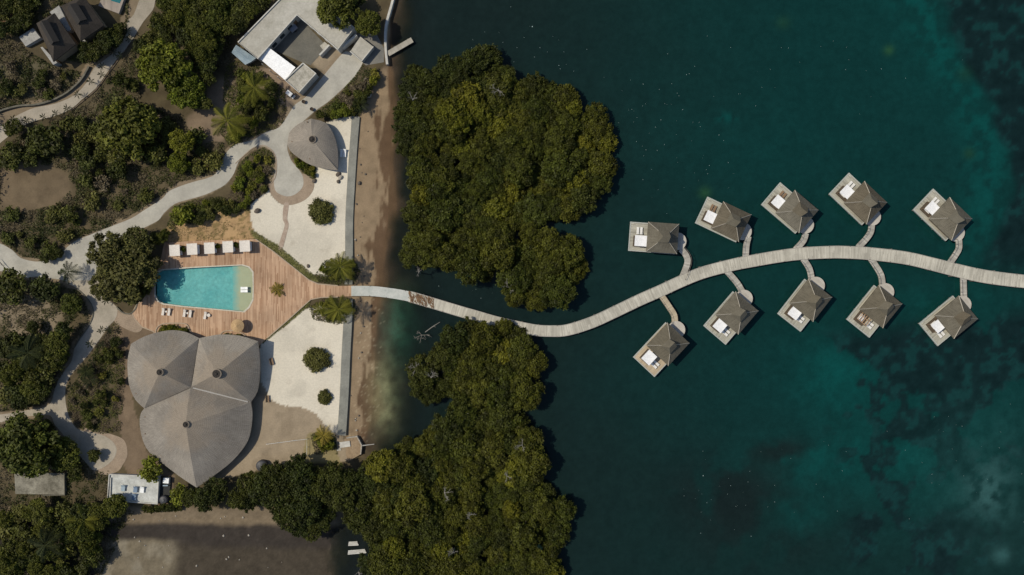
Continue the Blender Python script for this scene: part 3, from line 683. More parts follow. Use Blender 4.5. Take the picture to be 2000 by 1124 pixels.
def wall_part(parent, A, B, f0, f1, z0, z1, mat, name, out=.06):
    a_ = P(*A, CZ).lerp(P(*B, CZ), f0); b_ = P(*A, CZ).lerp(P(*B, CZ), f1); m_ = (a_ + b_) / 2; d = b_ - a_
    mb = MB(); mb.cbox((m_.x, m_.y, (z0 + z1) / 2), (d.length, out * 2, z1 - z0), math.atan2(d.y, d.x)); return inv(mb.build(name, mat, parent), parent)
for f in (.12, .32, .52, .72):
    wall_part(conc, (580, 29.5), (660, 97), f, f + .1, 1.9, 3.4, M_glass, 'window'); wall_part(conc, (503, 115), (580, 29.5), f, f + .1, 1.9, 3.4, M_glass, 'window')
wall_part(conc, (503, 115), (580, 29.5), .86, .93, 1.0, 3.2, M_timber, 'door')
t = root('metal_roof_shed', T(540, 112), R(0), 'long lean-to with a bright white metal roof beside the yard', 'shed')
WR = [(524, 92.5), (577, 132), (557, 157), (507, 115)]
mb = MB(); c4 = [P(WR[0][0], WR[0][1], 4.0), P(WR[1][0], WR[1][1], 4.0), P(WR[2][0], WR[2][1], 3.6), P(WR[3][0], WR[3][1], 3.6)]
dn = Vector((0, 0, -.1)); mb.add(c4 + [p + dn for p in c4], [(3, 2, 1, 0), (0, 1, 5, 4), (1, 2, 6, 5), (2, 3, 7, 6), (3, 0, 4, 7), (4, 5, 6, 7)])
inv(mb.build('roof', plain('white_metal_roof', (.80, .80, .80), .5), t), t)
mb = MB(); prism(mb, pz(shrink(WR, .93), 3.8), .8, 3.48); inv(mb.build('wall', M_wallp, t), t)
for f in (.2, .5, .8):
    q = c4[3].lerp(c4[2], f); o = mobj('post', MB().tube([(0, 0, 0), (0, 0, 3.4)], .1, 6).mesh('post', M_white), t); o.location = (q.x - t.location.x - .5, q.y - t.location.y - .5, 0)
t = root('concrete_block', T(588, 150), 0, 'square flat-roofed concrete block with a low parapet at the yard corner', 'building')
BL = [(592, 124), (617, 144), (584, 181), (557, 157)]
mb = MB(); prism(mb, pz(BL, 4.3), .8, 4.1); inv(mb.build('wall', M_wallp, t), t)
mb = MB(); V_, F_ = sheet_tris(pz(BL, 4.3)); mb.add([(p.x, p.y, 4.13) for p in V_], F_); inv(mb.build('roof', mottled('stained_block_roof', (.27, .25, .2), (.42, .39, .33), .5, .9, 2, .2), t), t)
mb = MB(); ribbon(mb, pz(BL + [BL[0]], 4.3), .3, 4.08, 4.5); inv(mb.build('parapet', M_white, t), t)
t = root('tin_roof_shed', T(474, 106), 0, 'small shed with a blue-grey tin gable roof at the end of the concrete wing', 'shed')
g4 = [P(461, 88, 3.0), P(500, 114, 3.0), P(479, 127, 2.6), P(452, 103, 2.6)]; rg = [P(458, 97, 3.5), P(491, 121, 3.5)]
mb = MB(); mb.add(g4 + rg, [(0, 4, 5, 1), (3, 2, 5, 4), (0, 3, 4), (1, 5, 2)]); inv(mb.build('roof', mottled('blue_grey_tin', (.19, .25, .29), (.27, .33, .36), .6, .45), t), t)
mb = MB(); prism(mb, pz(shrink([(461, 88), (500, 114), (479, 127), (452, 103)], .9), 2.7), .8, 2.55); inv(mb.build('wall', M_wallp, t), t)
t = root('roof_terrace', T(706, 96), 0, 'low annex with a bare flat terrace roof beside the small jetty', 'annex')
TR = [(684, 101), (707, 120), (729.5, 92), (704, 72)]
mb = MB(); prism(mb, pz(TR, 2.8), .7, 2.8); inv(mb.build('slab', M_conc, t), t)
mb = MB(); ribbon(mb, pz([(684, 101), (707, 120), (729.5, 92)], 2.8), .3, 2.7, 3.15); inv(mb.build('parapet', M_white, t), t)
wall_px('garden_wall', [(667, 92), (682, 80), (696, 68)], 4, 3.2, M_white, 'short white wall between the concrete wing and the flat annex', .8)['category'] = 'wall'
t = root('entrance_wall', T(634, 98), 0, 'free-standing grey entrance wall with a paved landing on the yard edge', 'wall')
mb = MB(); ribbon(mb, pz([(624, 108), (643, 88)], 3.0), .5, .8, 3.0); inv(mb.build('wall', M_white, t), t)
mb = MB(); prism(mb, pz([(625, 90), (634, 82), (641, 88), (631, 98)], 1.3), .8, 1.3); inv(mb.build('landing', M_conc, t), t)

# ------------------------------------------------------------------ overwater bungalows
M_bdeck = planks('bungalow_deck_boards', (.23, .215, .175), (.47, .45, .37), 1, .3, 'Object', .5, None, .15, .3)
M_bdeck2 = planks('bungalow_honey_boards', (.34, .27, .18), (.50, .41, .29), 1, .4, 'Object', .55, None, .15, .25)
M_broof = thatch('bungalow_thatch', (.096, .084, .062), (.148, .130, .096), .45, None, 7, 1.0)
M_edge = plain('grey_deck_edge', (.38, .39, .36), .8)
M_cap = plain('pale_ridge_cap', (.40, .36, .30), .8)
M_bwall = mottled('woven_bamboo_wall', (.22, .16, .1), (.3, .23, .15), 2)
M_white_cloth = plain('white_canopy_cloth', (.78, .77, .76), .8)
M_white_paint = plain('white_paint', (.7, .69, .66), .5)
M_mat_white = plain('white_mattress', (.72, .70, .66), .8)
def bungalow(A, B, C, D, label, s, deckmat):
    """A,B = corners of the deck end (photo px); C,D = far eave corners"""
    a_, b_ = P(*A, BZ), P(*B, BZ); c_, d_ = P(*C, 4.3), P(*D, 4.3)
    o_ = (a_ + b_) / 2; f_ = (c_ + d_) / 2; ax = (f_ - o_); ang = math.atan2(ax.y, ax.x)
    Wd = 8.5; Lr = (f_ - o_).xy.length; Ld = Lr - .2
    t = root('overwater_bungalow', (o_.x, o_.y, 0), ang, label, 'bungalow', 'bungalows along the boardwalk')
    mb = MB(); mb.box(.25, Ld, -Wd / 2 + .25, Wd / 2 - .25, BZ - .3, BZ); mb.build('deck', deckmat, t)
    mb = MB(); hw = Wd / 2
    for x0, x1, y0, y1 in ((0, .25, -hw, hw), (Ld, Ld + .25, -hw, hw), (.25, Ld, -hw, -hw + .25), (.25, Ld, hw - .25, hw)): mb.box(x0, x1, y0, y1, BZ - .4, BZ + .06)
    mb.build('deck_edge', M_edge, t)
    # round landing at the door
    cy = -s * -.45 * 1.0; rr = 2.55; mb = MB(); n = 28; z1 = BZ + .02
    loop = [(Ld - .2, cy - rr * .93)] + [(Ld + .75 + rr * math.cos(q), cy + rr * math.sin(q)) for q in [math.pi * (-.62 + 1.24 * k / n) for k in range(n + 1)]] + [(Ld - .2, cy + rr * .93)]
    prism(mb, loop, BZ - .28, z1); mb.build('landing', M_bw2, t)
    x0, x1 = Lr - 8.9, Lr; xm = (x0 + x1) / 2; zE = 4.3; zA = 8.3; h = Wd / 2 + .05
    cor = [Vector((x0, -h, zE)), Vector((x1, -h, zE)), Vector((x1, h, zE)), Vector((x0, h, zE))]; ap = Vector((xm, 0, zA))
    mb = MB()
    for i in range(4):
        p, q = cor[i], cor[(i + 1) % 4]; mb_i = len(mb.v); nr = 6; sl = ((p + q) / 2 - ap).length; Lw = (q - p).length
        for k in range(nr):
            f0, f1 = k / nr, (k + 1) / nr; vs = [ap.lerp(p, f0), ap.lerp(p, f1), ap.lerp(q, f1), ap.lerp(q, f0)]
            b0 = len(mb.v); mb.v += [tuple(x) for x in vs]
            mb.face([b0, b0 + 1, b0 + 2, b0 + 3] if k else [b0, b0 + 1, b0 + 2], ([(Lw * (.5 - f0 / 2), sl * f0), (Lw * (.5 - f1 / 2), sl * f1), (Lw * (.5 + f1 / 2), sl * f1), (Lw * (.5 + f0 / 2), sl * f0)])[:4 if k else 3])
    vs = cor + [p + Vector((0, 0, -.3)) for p in cor]; mb.add(vs, [(i, 4 + i, 4 + (i + 1) % 4, (i + 1) % 4) for i in range(4)]); mb.add([p + Vector((0, 0, -.3)) for p in cor], [(3, 2, 1, 0)])
    roof = mb.build('roof', M_broof, t)
    mb = MB()
    for p in cor: ridge_strip(mb, ap.lerp(p, .2) + Vector((0, 0, .02)), p + Vector((0, 0, .03)), .2, .1)
    mb.build('ridge_cap', M_cap, roof)
    # raised gablet over the apex, open towards the landing
    R0 = Vector((xm - .9, 0, zA + .55)); R1 = Vector((xm + 1.25, 0, zA + .75)); E = [Vector((xm - 1.9, -1.7, zA - 1.25)), Vector((xm + 1.0, -1.55, zA - .75)), Vector((xm + 1.0, 1.55, zA - .75)), Vector((xm - 1.9, 1.7, zA - 1.25))]
    mb = MB(); mb.add([R0, R1] + E, [(0, 2, 3, 1), (1, 4, 5, 0), (0, 5, 2)]); e2 = [p + Vector((0, 0, -.12)) for p in [R0, R1] + E]
    mb.add(e2, [(1, 3, 2, 0), (0, 5, 4, 1)]); hd = mb.build('roof_gablet', M_broof, roof)
    mb = MB(); mb.add([E[1] + Vector((-.12, 0, -.05)), R1 + Vector((-.35, 0, -.1)), E[2] + Vector((-.12, 0, -.05)), Vector((xm + .7, -1.4, zA - 1.3)), Vector((xm + .7, 1.4, zA - 1.3))], [(0, 2, 1), (0, 3, 4, 2)]); mb.build('vent_shade_sheet', M_dark, roof)  # dark sheet across the gablet front, shade of the opening painted in
    mb = MB(); wx0, wx1, hw2 = x0 + 1.0, x1 - 1.0, h - 1.0
    for p in ((wx0, wx1, -hw2, -hw2 + .15), (wx0, wx1, hw2 - .15, hw2), (wx0, wx0 + .15, -hw2 + .15, hw2 - .15), (wx1 - .15, wx1, -hw2 + .15, hw2 - .15)): mb.box(*p, BZ, zE - .35)
    mb.build('wall', M_bwall, t)
    mb = MB(); mb.box(wx0 - .05, wx0 - .003, -1.8, 1.8, BZ + .05, BZ + 2.1); mb.build('window', M_glass, t)
    mb = MB(); mb.box(wx1 + .003, wx1 + .06, cy - .5, cy + .5, BZ + .03, BZ + 2.1); mb.build('door', M_timber, t)
    for yy in (-hw2 - .05, hw2 + .003):
        mb = MB(); mb.box(xm - 1, xm + 1, yy, yy + .047, BZ + .9, BZ + 2.0); mb.build('window', M_glass, t)
    for yy in (-1.1, 1.1):                                   # ladder-side rails at the deck end
        pass
    for xx in (.5, Ld * .33, Ld * .66, Ld - .3):
        for yy in (-hw + .45, hw - .45):
            o = mobj('stilt', STILT, t); o.location = (xx, yy, 0)
    return t, s
STILT = MB().tube([(0, 0, -3.2), (0, 0, BZ - .3)], .17, 8).mesh('stilt', M_post)
M_bw2 = planks('landing_planks', (.33, .30, .255), (.52, .48, .42), 0, .42, 'Object', .6, None, .1, .2)
def lounger_mesh():
    fr = MB(); 
    for y in (-.3, .3): fr.box(-1.0, 1.0, y - .03, y + .03, .26, .33)
    for x in (-.95, -.2, .5, .95): fr.box(x - .03, x + .03, -.27, .27, .27, .32)
    mt = MB(); mt.box(-1.0, .35, -.33, .33, .335, .44)
    bk = MB(); M_ = Matrix.Translation((.35, 0, .34)) @ Matrix.Rotation(R(-28), 4, 'Y'); bk.box(0, .72, -.33, .33, 0, .10, M_)
    lg = MB().box(-.03, .03, -.03, .03, 0, .26)
    return fr, mt, bk, lg
_f, _m, _b, _l = lounger_mesh()
LG = {}
def lounger(loc, rz, label, group, mat, frame=None, sc=1.0):
    key = mat.name
    if key not in LG:
        fm = frame or M_white_paint
        LG[key] = (_f.mesh('frame', fm), _m.mesh('mattress', mat), _b.mesh('backrest', mat), _l.mesh('leg', fm))
    t = root('sun_lounger', loc, rz, label, 'sun lounger', group); t.scale = (sc, sc, sc)
    for nm, me in zip(('frame', 'mattress', 'backrest'), LG[key]): mobj(nm, me, t)
    for x in (-.9, .9):
        for y in (-.3, .3): o = mobj('leg', LG[key][3], t); o.location = (x, y, 0)
    return t
M_daybed = plain('brown_daybed_timber', (.23, .15, .09), .75)
DB = {}
def daybed(tb, s, label, cloth=True, grp='canopied daybeds on the bungalow decks'):
    M_ = Matrix.Translation(tb.location) @ Matrix.Rotation(tb.rotation_euler.z, 4, 'Z'); p = M_ @ Vector((2.95, s * 1.3, BZ + .005))
    t = root('daybed', p, tb.rotation_euler.z, label, 'daybed', grp)
    if not DB:
        mb = MB(); mb.box(-1.75, 1.7, -1.55, 1.55, .0, .35); DB['base'] = mb.mesh('base', plain('dark_daybed_base', (.085, .065, .045), .8))
        mb = MB(); mb.box(-.9, .9, -.9, .9, .352, .52); DB['mattress'] = mb.mesh('mattress', M_mat_white)
        mb = MB(); mb.box(-.06, .06, -.06, .06, .36, 2.58); DB['post'] = mb.mesh('post', M_daybed)
        mb = MB(); mb.v = []; n_ = 8
        for z_ in (0, -.06):
            for i in range(n_ + 1):
                for j in range(n_ + 1):
                    x_, y_ = i / n_ * 2 - 1, j / n_ * 2 - 1; mb.v.append((x_ * 1.72, y_ * 1.55, 2.62 + z_ - .10 * (1 - x_ * x_) * (1 - y_ * y_)))
        k_ = (n_ + 1) ** 2
        for i in range(n_):
            for j in range(n_):
                q = i * (n_ + 1) + j; mb.face([q, q + n_ + 1, q + n_ + 2, q + 1]); mb.face([k_ + q, k_ + q + 1, k_ + q + n_ + 2, k_ + q + n_ + 1])
        DB['canopy'] = mb.mesh('canopy', M_white_cloth, True)
        mb = MB()
        for y_ in (-1.5, -.75, 0, .75, 1.5): mb.box(-1.6, 1.6, y_ - .09, y_ + .09, 2.4, 2.52)
        for x_ in (-1.5, 0, 1.5): mb.box(x_ - .07, x_ + .07, -1.6, 1.6, 2.28, 2.396)
        DB['roof_frame'] = mb.mesh('roof_frame', plain('honey_pergola_bars', (.40, .26, .15), .7))
    for k in ('base', 'mattress', 'canopy' if cloth else 'roof_frame'): mobj(k, DB[k], t)
    for x_ in (-1.5, 1.5):
        for y_ in (-1.38, 1.38): o = mobj('post', DB['post'], t); o.location = (x_, y_, 0)
    return t
BUNG = [((1229.3, 432.9), (1228.8, 490.8), (1325, 438.7), (1324, 495.6), -1, 'bungalow nearest the mangroves in the row above the boardwalk'),
        ((1380, 384.8), (1359.6, 436), (1464, 420.9), (1446.8, 471.5), -1, 'second bungalow from the mangroves in the row above the boardwalk'),
        ((1521.5, 357.4), (1489, 399.2), (1595.4, 411.5), (1564.2, 454.7), -1, 'middle bungalow of the row above the boardwalk'),
        ((1656, 338), (1621.4, 379.2), (1729.4, 395.5), (1696, 438.7), -1, 'fourth bungalow from the mangroves in the row above the boardwalk'),
        ((1820, 369.9), (1786.2, 409.4), (1896.2, 428), (1861.5, 469.4), -1, 'bungalow farthest out to sea in the row above the boardwalk'),
        ((1236.9, 695.6), (1277.7, 739.2), (1307, 629), (1343.7, 672.4), 1, 'bungalow nearest the mangroves in the row below the boardwalk'),
        ((1374.4, 634.5), (1416.7, 676.1), (1439.7, 568.5), (1479, 608.9), 1, 'second bungalow from the mangroves in the row below the boardwalk'),
        ((1519.6, 610.9), (1562.5, 650.7), (1583.7, 546), (1621, 580), 1, 'middle bungalow of the row below the boardwalk'),
        ((1654.7, 623.5), (1696.9, 660.9), (1719.3, 556), (1760, 595.3), 1, 'fourth bungalow from the mangroves in the row below the boardwalk'),
        ((1795.6, 632), (1831.3, 676.9), (1875.6, 577.4), (1907.6, 624), 1, 'bungalow farthest out to sea in the row below the boardwalk')]
WALKS = [[(1330, 487), (1340, 499), (1343, 512), (1337, 531), (1330, 547)], [(1462, 462), (1458, 480), (1456.5, 503)], [(1574, 456), (1569, 471), (1554, 488)], [(1703, 438), (1701, 453), (1692, 467), (1676, 484)], [(1873, 466), (1873.5, 484), (1868, 496), (1855, 515)],
         [(1290, 575), (1307, 600), (1317, 617), (1318, 634)], [(1420, 530), (1439, 552), (1450, 570)], [(1569, 506), (1581, 525), (1586, 548)], [(1701, 505), (1716, 528), (1722, 541), (1724, 557)], [(1882, 542), (1883, 583)]]
for i, ((A, B, C, D, s, lb), wk) in enumerate(zip(BUNG, WALKS)):
    honey = i == 5
    tb, s = bungalow(A, B, C, D, 'brown hip-roofed ' + lb + (', with honey-coloured deck' if honey else ''), s, M_bdeck2 if honey else M_bdeck)
    daybed(tb, s, ('white-canopied daybed on the ' if i != 8 else 'bare timber daybed on the ') + lb, i != 8)
    M_ = Matrix.Translation(tb.location) @ Matrix.Rotation(tb.rotation_euler.z, 4, 'Z')
    for k in (0, 1):
        p = M_ @ Vector((2.3 + k * 1.0, -s * 1.75, BZ + .005))
        if i in (1, 2): mt = M_daybed
        else: mt = M_mat_white
        lounger(p, tb.rotation_euler.z + s * R(90), ('timber' if i in (1, 2) else 'white') + ' sun lounger on the ' + lb, 'lounger pair on the ' + lb, mt, None, 1.05)
    t = root('bungalow_walkway', P(*wk[0], 0), 0, 'plank walkway leading to the ' + lb, 'walkway', 'plank walkways to the bungalows')
    wp = [P(u, v, BZ - .03).xy for u, v in smooth_poly(wk, 6, False)]
    mb = MB(); ribbon(mb, wp, 1.75, BZ - .3, BZ - .03); inv(mb.build('planking', planks('honey_walk', (.36, .29, .2), (.5, .42, .3), 0, .42, 'UV', .6) if honey else M_bw3 if i else (M_bw3 := planks('walkway_planks', (.28, .255, .215), (.46, .43, .375), 0, .45, 'UV', .55, None, .12, .3)), t), t)
    mb = MB()                                                # slanting handrail on one side
    rp = []
    for j in range(len(wp)):
        tt = (wp[min(j + 1, len(wp) - 1)] - wp[max(j - 1, 0)]).normalized(); rp.append(wp[j] + Vector((-tt.y, tt.x)) * (.95 * (-1 if i in (4, 3, 2, 1) else 1) * (1 if i < 5 else -1)))
    mb.tube([(q.x, q.y, BZ + .85) for q in rp[1:-1]], .05, 6); 
    for q in rp[1:-1:3]: mb.tube([(q.x, q.y, BZ - .3), (q.x, q.y, BZ + .85)], .05, 6)
    inv(mb.build('handrail', M_post, t), t)
    for q in (wp[3], wp[-4]):
        o = mobj('pile', pile_me, t); o.location = (q.x - t.location.x, q.y - t.location.y, -.16)
# ------------------------------------------------------------------ furniture round the pool
M_cream = plain('cream_cloth', (.66, .60, .53), .8)
CAB = {}
mb = MB(); mb.box(-1.35, 1.35, -1.4, 1.4, 0, .3); CAB['base'] = mb.mesh('base', M_daybed)
mb = MB(); mb.box(-1.25, 1.25, -1.3, 1.3, .302, .5); CAB['mattress'] = mb.mesh('mattress', M_mat_white)
mb = MB(); mb.box(-.06, .06, -.06, .06, 0, 2.35); CAB['post'] = mb.mesh('post', M_timber)
mb = MB(); n_ = 8
for z_ in (0, -.06):
    for i in range(n_ + 1):
        for j in range(n_ + 1):
            x_, y_ = i / n_ * 2 - 1, j / n_ * 2 - 1
            mb.v.append((x_ * 1.5, y_ * 1.62, 2.42 + z_ - .07 * (1 - x_ * x_) * (1 + .4 * math.sin(9 * y_))))
k_ = (n_ + 1) ** 2
for i in range(n_):
    for j in range(n_):
        q = i * (n_ + 1) + j; mb.face([q, q + n_ + 1, q + n_ + 2, q + 1]); mb.face([k_ + q, k_ + q + 1, k_ + q + n_ + 2, k_ + q + n_ + 1])
CAB['canopy'] = mb.mesh('canopy', M_cream, True)
for i, (u, v) in enumerate(((341, 489.5), (375, 487), (409, 485), (445, 482.5), (478, 481))):
    p = P(u, v, 3.6); t = root('cabana', (p.x, p.y, DZ + .004 if v < 600 else DZ), R(3), ['leftmost white-roofed poolside cabana, beside the big tree', 'second white-roofed cabana from the big tree', 'middle one of the five white-roofed poolside cabanas', 'fourth white-roofed cabana from the big tree', 'rightmost white-roofed cabana, at the point of the grass strip'][i], 'cabana', 'cabanas along the north side of the pool')
    for k in ('base', 'mattress', 'canopy'): mobj(k, CAB[k], t)
    for x_ in (-1.3, 1.3):
        for y_ in (-1.4, 1.4): o = mobj('post', CAB['post'], t); o.location = (x_, y_, 0)
for (u, v, rz, lb, gp) in ((320, 609, 80, 'cream sun lounger of the first pair on the deck below the pool, near the tree', 'first pair of loungers below the pool'), (331.5, 609.5, 80, 'cream sun lounger of the first pair on the deck below the pool, near the tree', 'first pair of loungers below the pool'),
                    (361.5, 612, 80, 'cream sun lounger of the middle pair on the deck below the pool', 'middle pair of loungers below the pool'), (373, 613, 80, 'cream sun lounger of the middle pair on the deck below the pool', 'middle pair of loungers below the pool'),
                    (402, 616.5, 78, 'cream sun lounger nearest the thatched umbrella, below the pool', None)):
    lounger(P(u, v, DZ) + Vector((0, 0, .004)), R(rz), lb, gp, M_cream, None, 1.08)
def side_table(u, v, label, mat, top=.3):
    t = root('side_table', P(u, v, DZ) + Vector((0, 0, .004)), 0, label, 'table', 'side tables between the loungers')
    mb = MB(); mb.lathe([(0, .40), (top, .40), (top, .45), (0, .45)], 14); mb.build('table_top', mat, t); mb = MB(); mb.tube([(0, 0, 0), (0, 0, .4)], .06, 8); mb.build('leg', mat, t)
side_table(325.8, 609, 'small cream table between the first pair of loungers below the pool', M_cream)
side_table(367.3, 612, 'small cream table between the middle pair of loungers below the pool', M_cream)
side_table(408.6, 616, 'small cream table beside the single lounger below the pool', M_cream, .5)
M_pw = plain('bright_white_lounger', (.8, .8, .78), .5)
for v in (563.3, 569): lounger(P(477.5, v, DZ) + Vector((0, 0, -.42)), R(0), 'white lounger standing on the shallow ledge of the pool', 'pair of loungers on the pool ledge', M_pw, None, 1.12)
for u in (667.6, 674): lounger(T(u, 300, .03), R(85), 'white sun lounger on the sand right of the thatched pavilion', 'pair of loungers by the pavilion', plain('pavilion_white', (.78, .77, .75), .6), None, 1.15)
# thatched umbrella
t = root('thatched_umbrella', P(466, 636, DZ) + Vector((.55, 0, 0)), 0, 'round straw thatched umbrella on the deck below the pool', 'umbrella')
mb = MB(); n = 28; pr = [(0.0, 3.0), (.5, 2.78), (1.2, 2.5), (1.9, 2.2), (1.93, 2.08), (1.2, 2.36), (0, 2.7)]
mb.lathe(pr, n); me = mb.mesh('canopy', mottled('golden_straw', (.34, .22, .11), (.48, .33, .18), 2.2, .9, 9, .3)); mobj('canopy', me, t)
mb = MB(); mb.tube([(0, 0, 0), (0, 0, 2.75)], .08, 8); mb.build('pole', M_timber, t); mb = MB(); mb.lathe([(0, .1), (.4, .1), (.45, 0)], 14); mb.build('base', M_conc, t)
# small wooden benches in the shade of the great roof
for u, v, rz, lb in ((532, 706, 105, 'brown wooden bench on the white sand at the edge of the great roof shadow'), (524, 779, 92, 'brown wooden bench where the sand turns to brown earth beside the great roof')):
    t = root('wooden_bench', T(u, v), R(rz), lb, 'bench')
    mb = MB(); 
    for y_ in (-.28, 0, .28): mb.box(-1.0, 1.0, y_ - .12, y_ + .12, .40, .45)
    mb.build('seat', M_daybed, t)
    mb = MB().box(-1.0, 1.0, .42, .48, .45, .95); mb.build('backrest', M_daybed, t)
    lm = MB().box(-.05, .05, -.3, .3, 0, .4).mesh('leg', M_timber)
    for x_ in (-.85, .85): o = mobj('leg', lm, t); o.location = (x_, 0, 0)
# golf buggy
def buggy(u, v, rz, label):
    t = root('golf_buggy', T(u, v, .06), rz, label, 'golf buggy')
    wp_ = plain('buggy_white', (.6, .6, .6), .35); bk = plain('black_vinyl', (.02, .02, .022), .5)
    mb = MB(); mb.box(-1.3, 1.3, -.6, .6, .3, .5); mb.box(.65, 1.3, -.55, .55, .5, .85); mb.box(-1.25, -.35, -.58, .58, .5, .75); mb.build('body', wp_, t)
    mb = MB(); mb.box(-.35, .25, -.52, .52, .55, .75); M_ = Matrix.Translation((-.38, 0, .75)) @ Matrix.Rotation(R(-12), 4, 'Y'); mb.box(-.08, .04, -.52, .52, 0, .5, M_); mb.box(-1.05, -.5, -.5, .5, .755, .9); mb.build('seat', bk, t)
    mb = MB(); mb.box(-.95, .85, -.6, .6, 1.86, 1.93); mb.box(-.8, .7, -.5, .5, 1.932, 1.97); mb.build('roof', wp_, t)
    mb = MB()
    for x_ in (-.85, .7):
        for y_ in (-.55, .55): mb.tube([(x_, y_, .6), (x_ * .95, y_, 1.86)], .03, 6)
    mb.build('roof_frame', bk, t)
    mb = MB(); mb.add([(.9, -.53, .86), (.9, .53, .86), (.68, .53, 1.82), (.68, -.53, 1.82)], [(0, 1, 2, 3)]); mb.build('windscreen', M_glass, t)
    ty = MB(); ty.tube([(0, -.1, 0), (0, .1, 0)], .26, 16); tm = ty.mesh('tyre', bk); rm_ = MB(); rm_.tube([(0, -.11, 0), (0, .11, 0)], .14, 12); rm_ = rm_.mesh('rim', wp_)
    for x_ in (-.85, .9):
        for y_ in (-.52, .52):
            o = mobj('wheel', tm, t); o.location = (x_, y_, .26); mobj('rim', rm_, o)
buggy(569, 186.5, R(-38), 'small white golf buggy parked beside the concrete block')
t = root('utility_trailer', T(574.5, 57.5, .06), R(40), 'grey covered trailer parked in the shaded corner of the yard', 'trailer')
mb = MB(); mb.box(-1.1, 1.1, -.75, .75, .45, 1.25); mb.build('body', plain('grey_tarpaulin', (.22, .23, .26), .7), t)
ty = MB(); ty.tube([(0, -.1, 0), (0, .1, 0)], .3, 14); tm = ty.mesh('wheel', plain('rubber', (.02, .02, .02), .8))
for y_ in (-.86, .86): o = mobj('wheel', tm, t); o.location = (-.1, y_, .3)
mb = MB(); mb.tube([(1.1, 0, .5), (1.9, 0, .45)], .05, 6); mb.build('drawbar', M_timber, t)
M_pot = plain('dark_pot', (.09, .075, .06), .7)
def rock_mesh(seed, mat):
    r = random.Random(seed); bm = bmesh.new(); bmesh.ops.create_icosphere(bm, subdivisions=2, radius=1)
    off = [Vector((r.uniform(-1, 1), r.uniform(-1, 1), r.uniform(-1, 1))).normalized() for _ in range(7)]
    for v_ in bm.verts:
        d = 1
        for o_ in off: d -= .22 * max(0, v_.co.normalized().dot(o_) - .55)
        v_.co *= d * r.uniform(.95, 1.05); v_.co.z *= .65
    me = bpy.data.meshes.new('boulder'); bm.to_mesh(me); bm.free(); me.materials.append(mat); return me
M_rock = mottled('pale_stone', (.26, .23, .19), (.42, .38, .32), 1.2, .9, 5, .25); M_rock2 = mottled('dark_stone', (.07, .06, .05), (.16, .13, .105), 1.2, .9, 5, .25)
RK = [rock_mesh(i, M_rock) for i in range(4)]; RKd = [rock_mesh(i + 9, M_rock2) for i in range(3)]
def rock(u, v, r, label, group, dark=False, off=0):
    o = put(bpy.data.objects.new('rock', (RKd if dark else RK)[rnd.randrange(3)]), label, 'rock', group)
    o.location = T(u, v, off + r * .25); o.scale = (r * rnd.uniform(.8, 1.2), r * rnd.uniform(.8, 1.2), r); o.rotation_euler = (0, 0, rnd.uniform(0, 6))
for u, v in ((594, 200), (610, 214.5)):
    t = root('planter_pot', T(u, v, .05), 0, 'round dark planter pot on the paved road ' + ('nearer the golf buggy' if u < 600 else 'nearer the thatched pavilion'), 'planter')
    mb = MB(); mb.lathe([(0, 0), (.42, 0), (.55, .7), (.47, .7), (.44, .55), (0, .55)], 16); mb.build('pot', M_pot, t)
    mb = MB(); mb.lathe([(0, .58), (.43, .56)], 14); mb.build('soil', plain('potting_soil', (.05, .035, .025), .95), t)
for u, v, r, lb in ((661, 341, .75, 'dark rounded rock on the sand just below the pavilion'), (665, 347, .8, 'tan rounded rock on the sand below the pavilion'), (661, 355, .7, 'grey rock on the sand at the lower end of the pavilion row'), (502, 412, 1.0, 'grey boulder alone at the west edge of the sand'), (614, 354, .7, 'dark rock at the end of the pavilion hedge'), (601.5, 520, .5, 'small dark stone near the grass strip on the north sand'), (702, 358, .7, 'dark stone on the beach just beyond the sea wall')):
    rock(u, v, r, lb, None, 'dark' in lb or 'grey' in lb)
for i in range(26):
    v = rnd.uniform(250, 850); u = float(itp(v, WALL)) + rnd.uniform(6, 26)
    rock(u, v, rnd.uniform(.16, .36), 'small stone lying on the brown beach below the sea wall', 'stones scattered on the beach', rnd.random() < .6)
for i in range(30):
    f = rnd.random(); u = 726 - 14 * f + rnd.uniform(-9, 9); v = 148 + 45 * f
    rock(u, v, rnd.uniform(.3, .8), 'pale stone in the rock heap where the beach meets the small jetty', 'rock heap at the head of the beach', rnd.random() < .25)

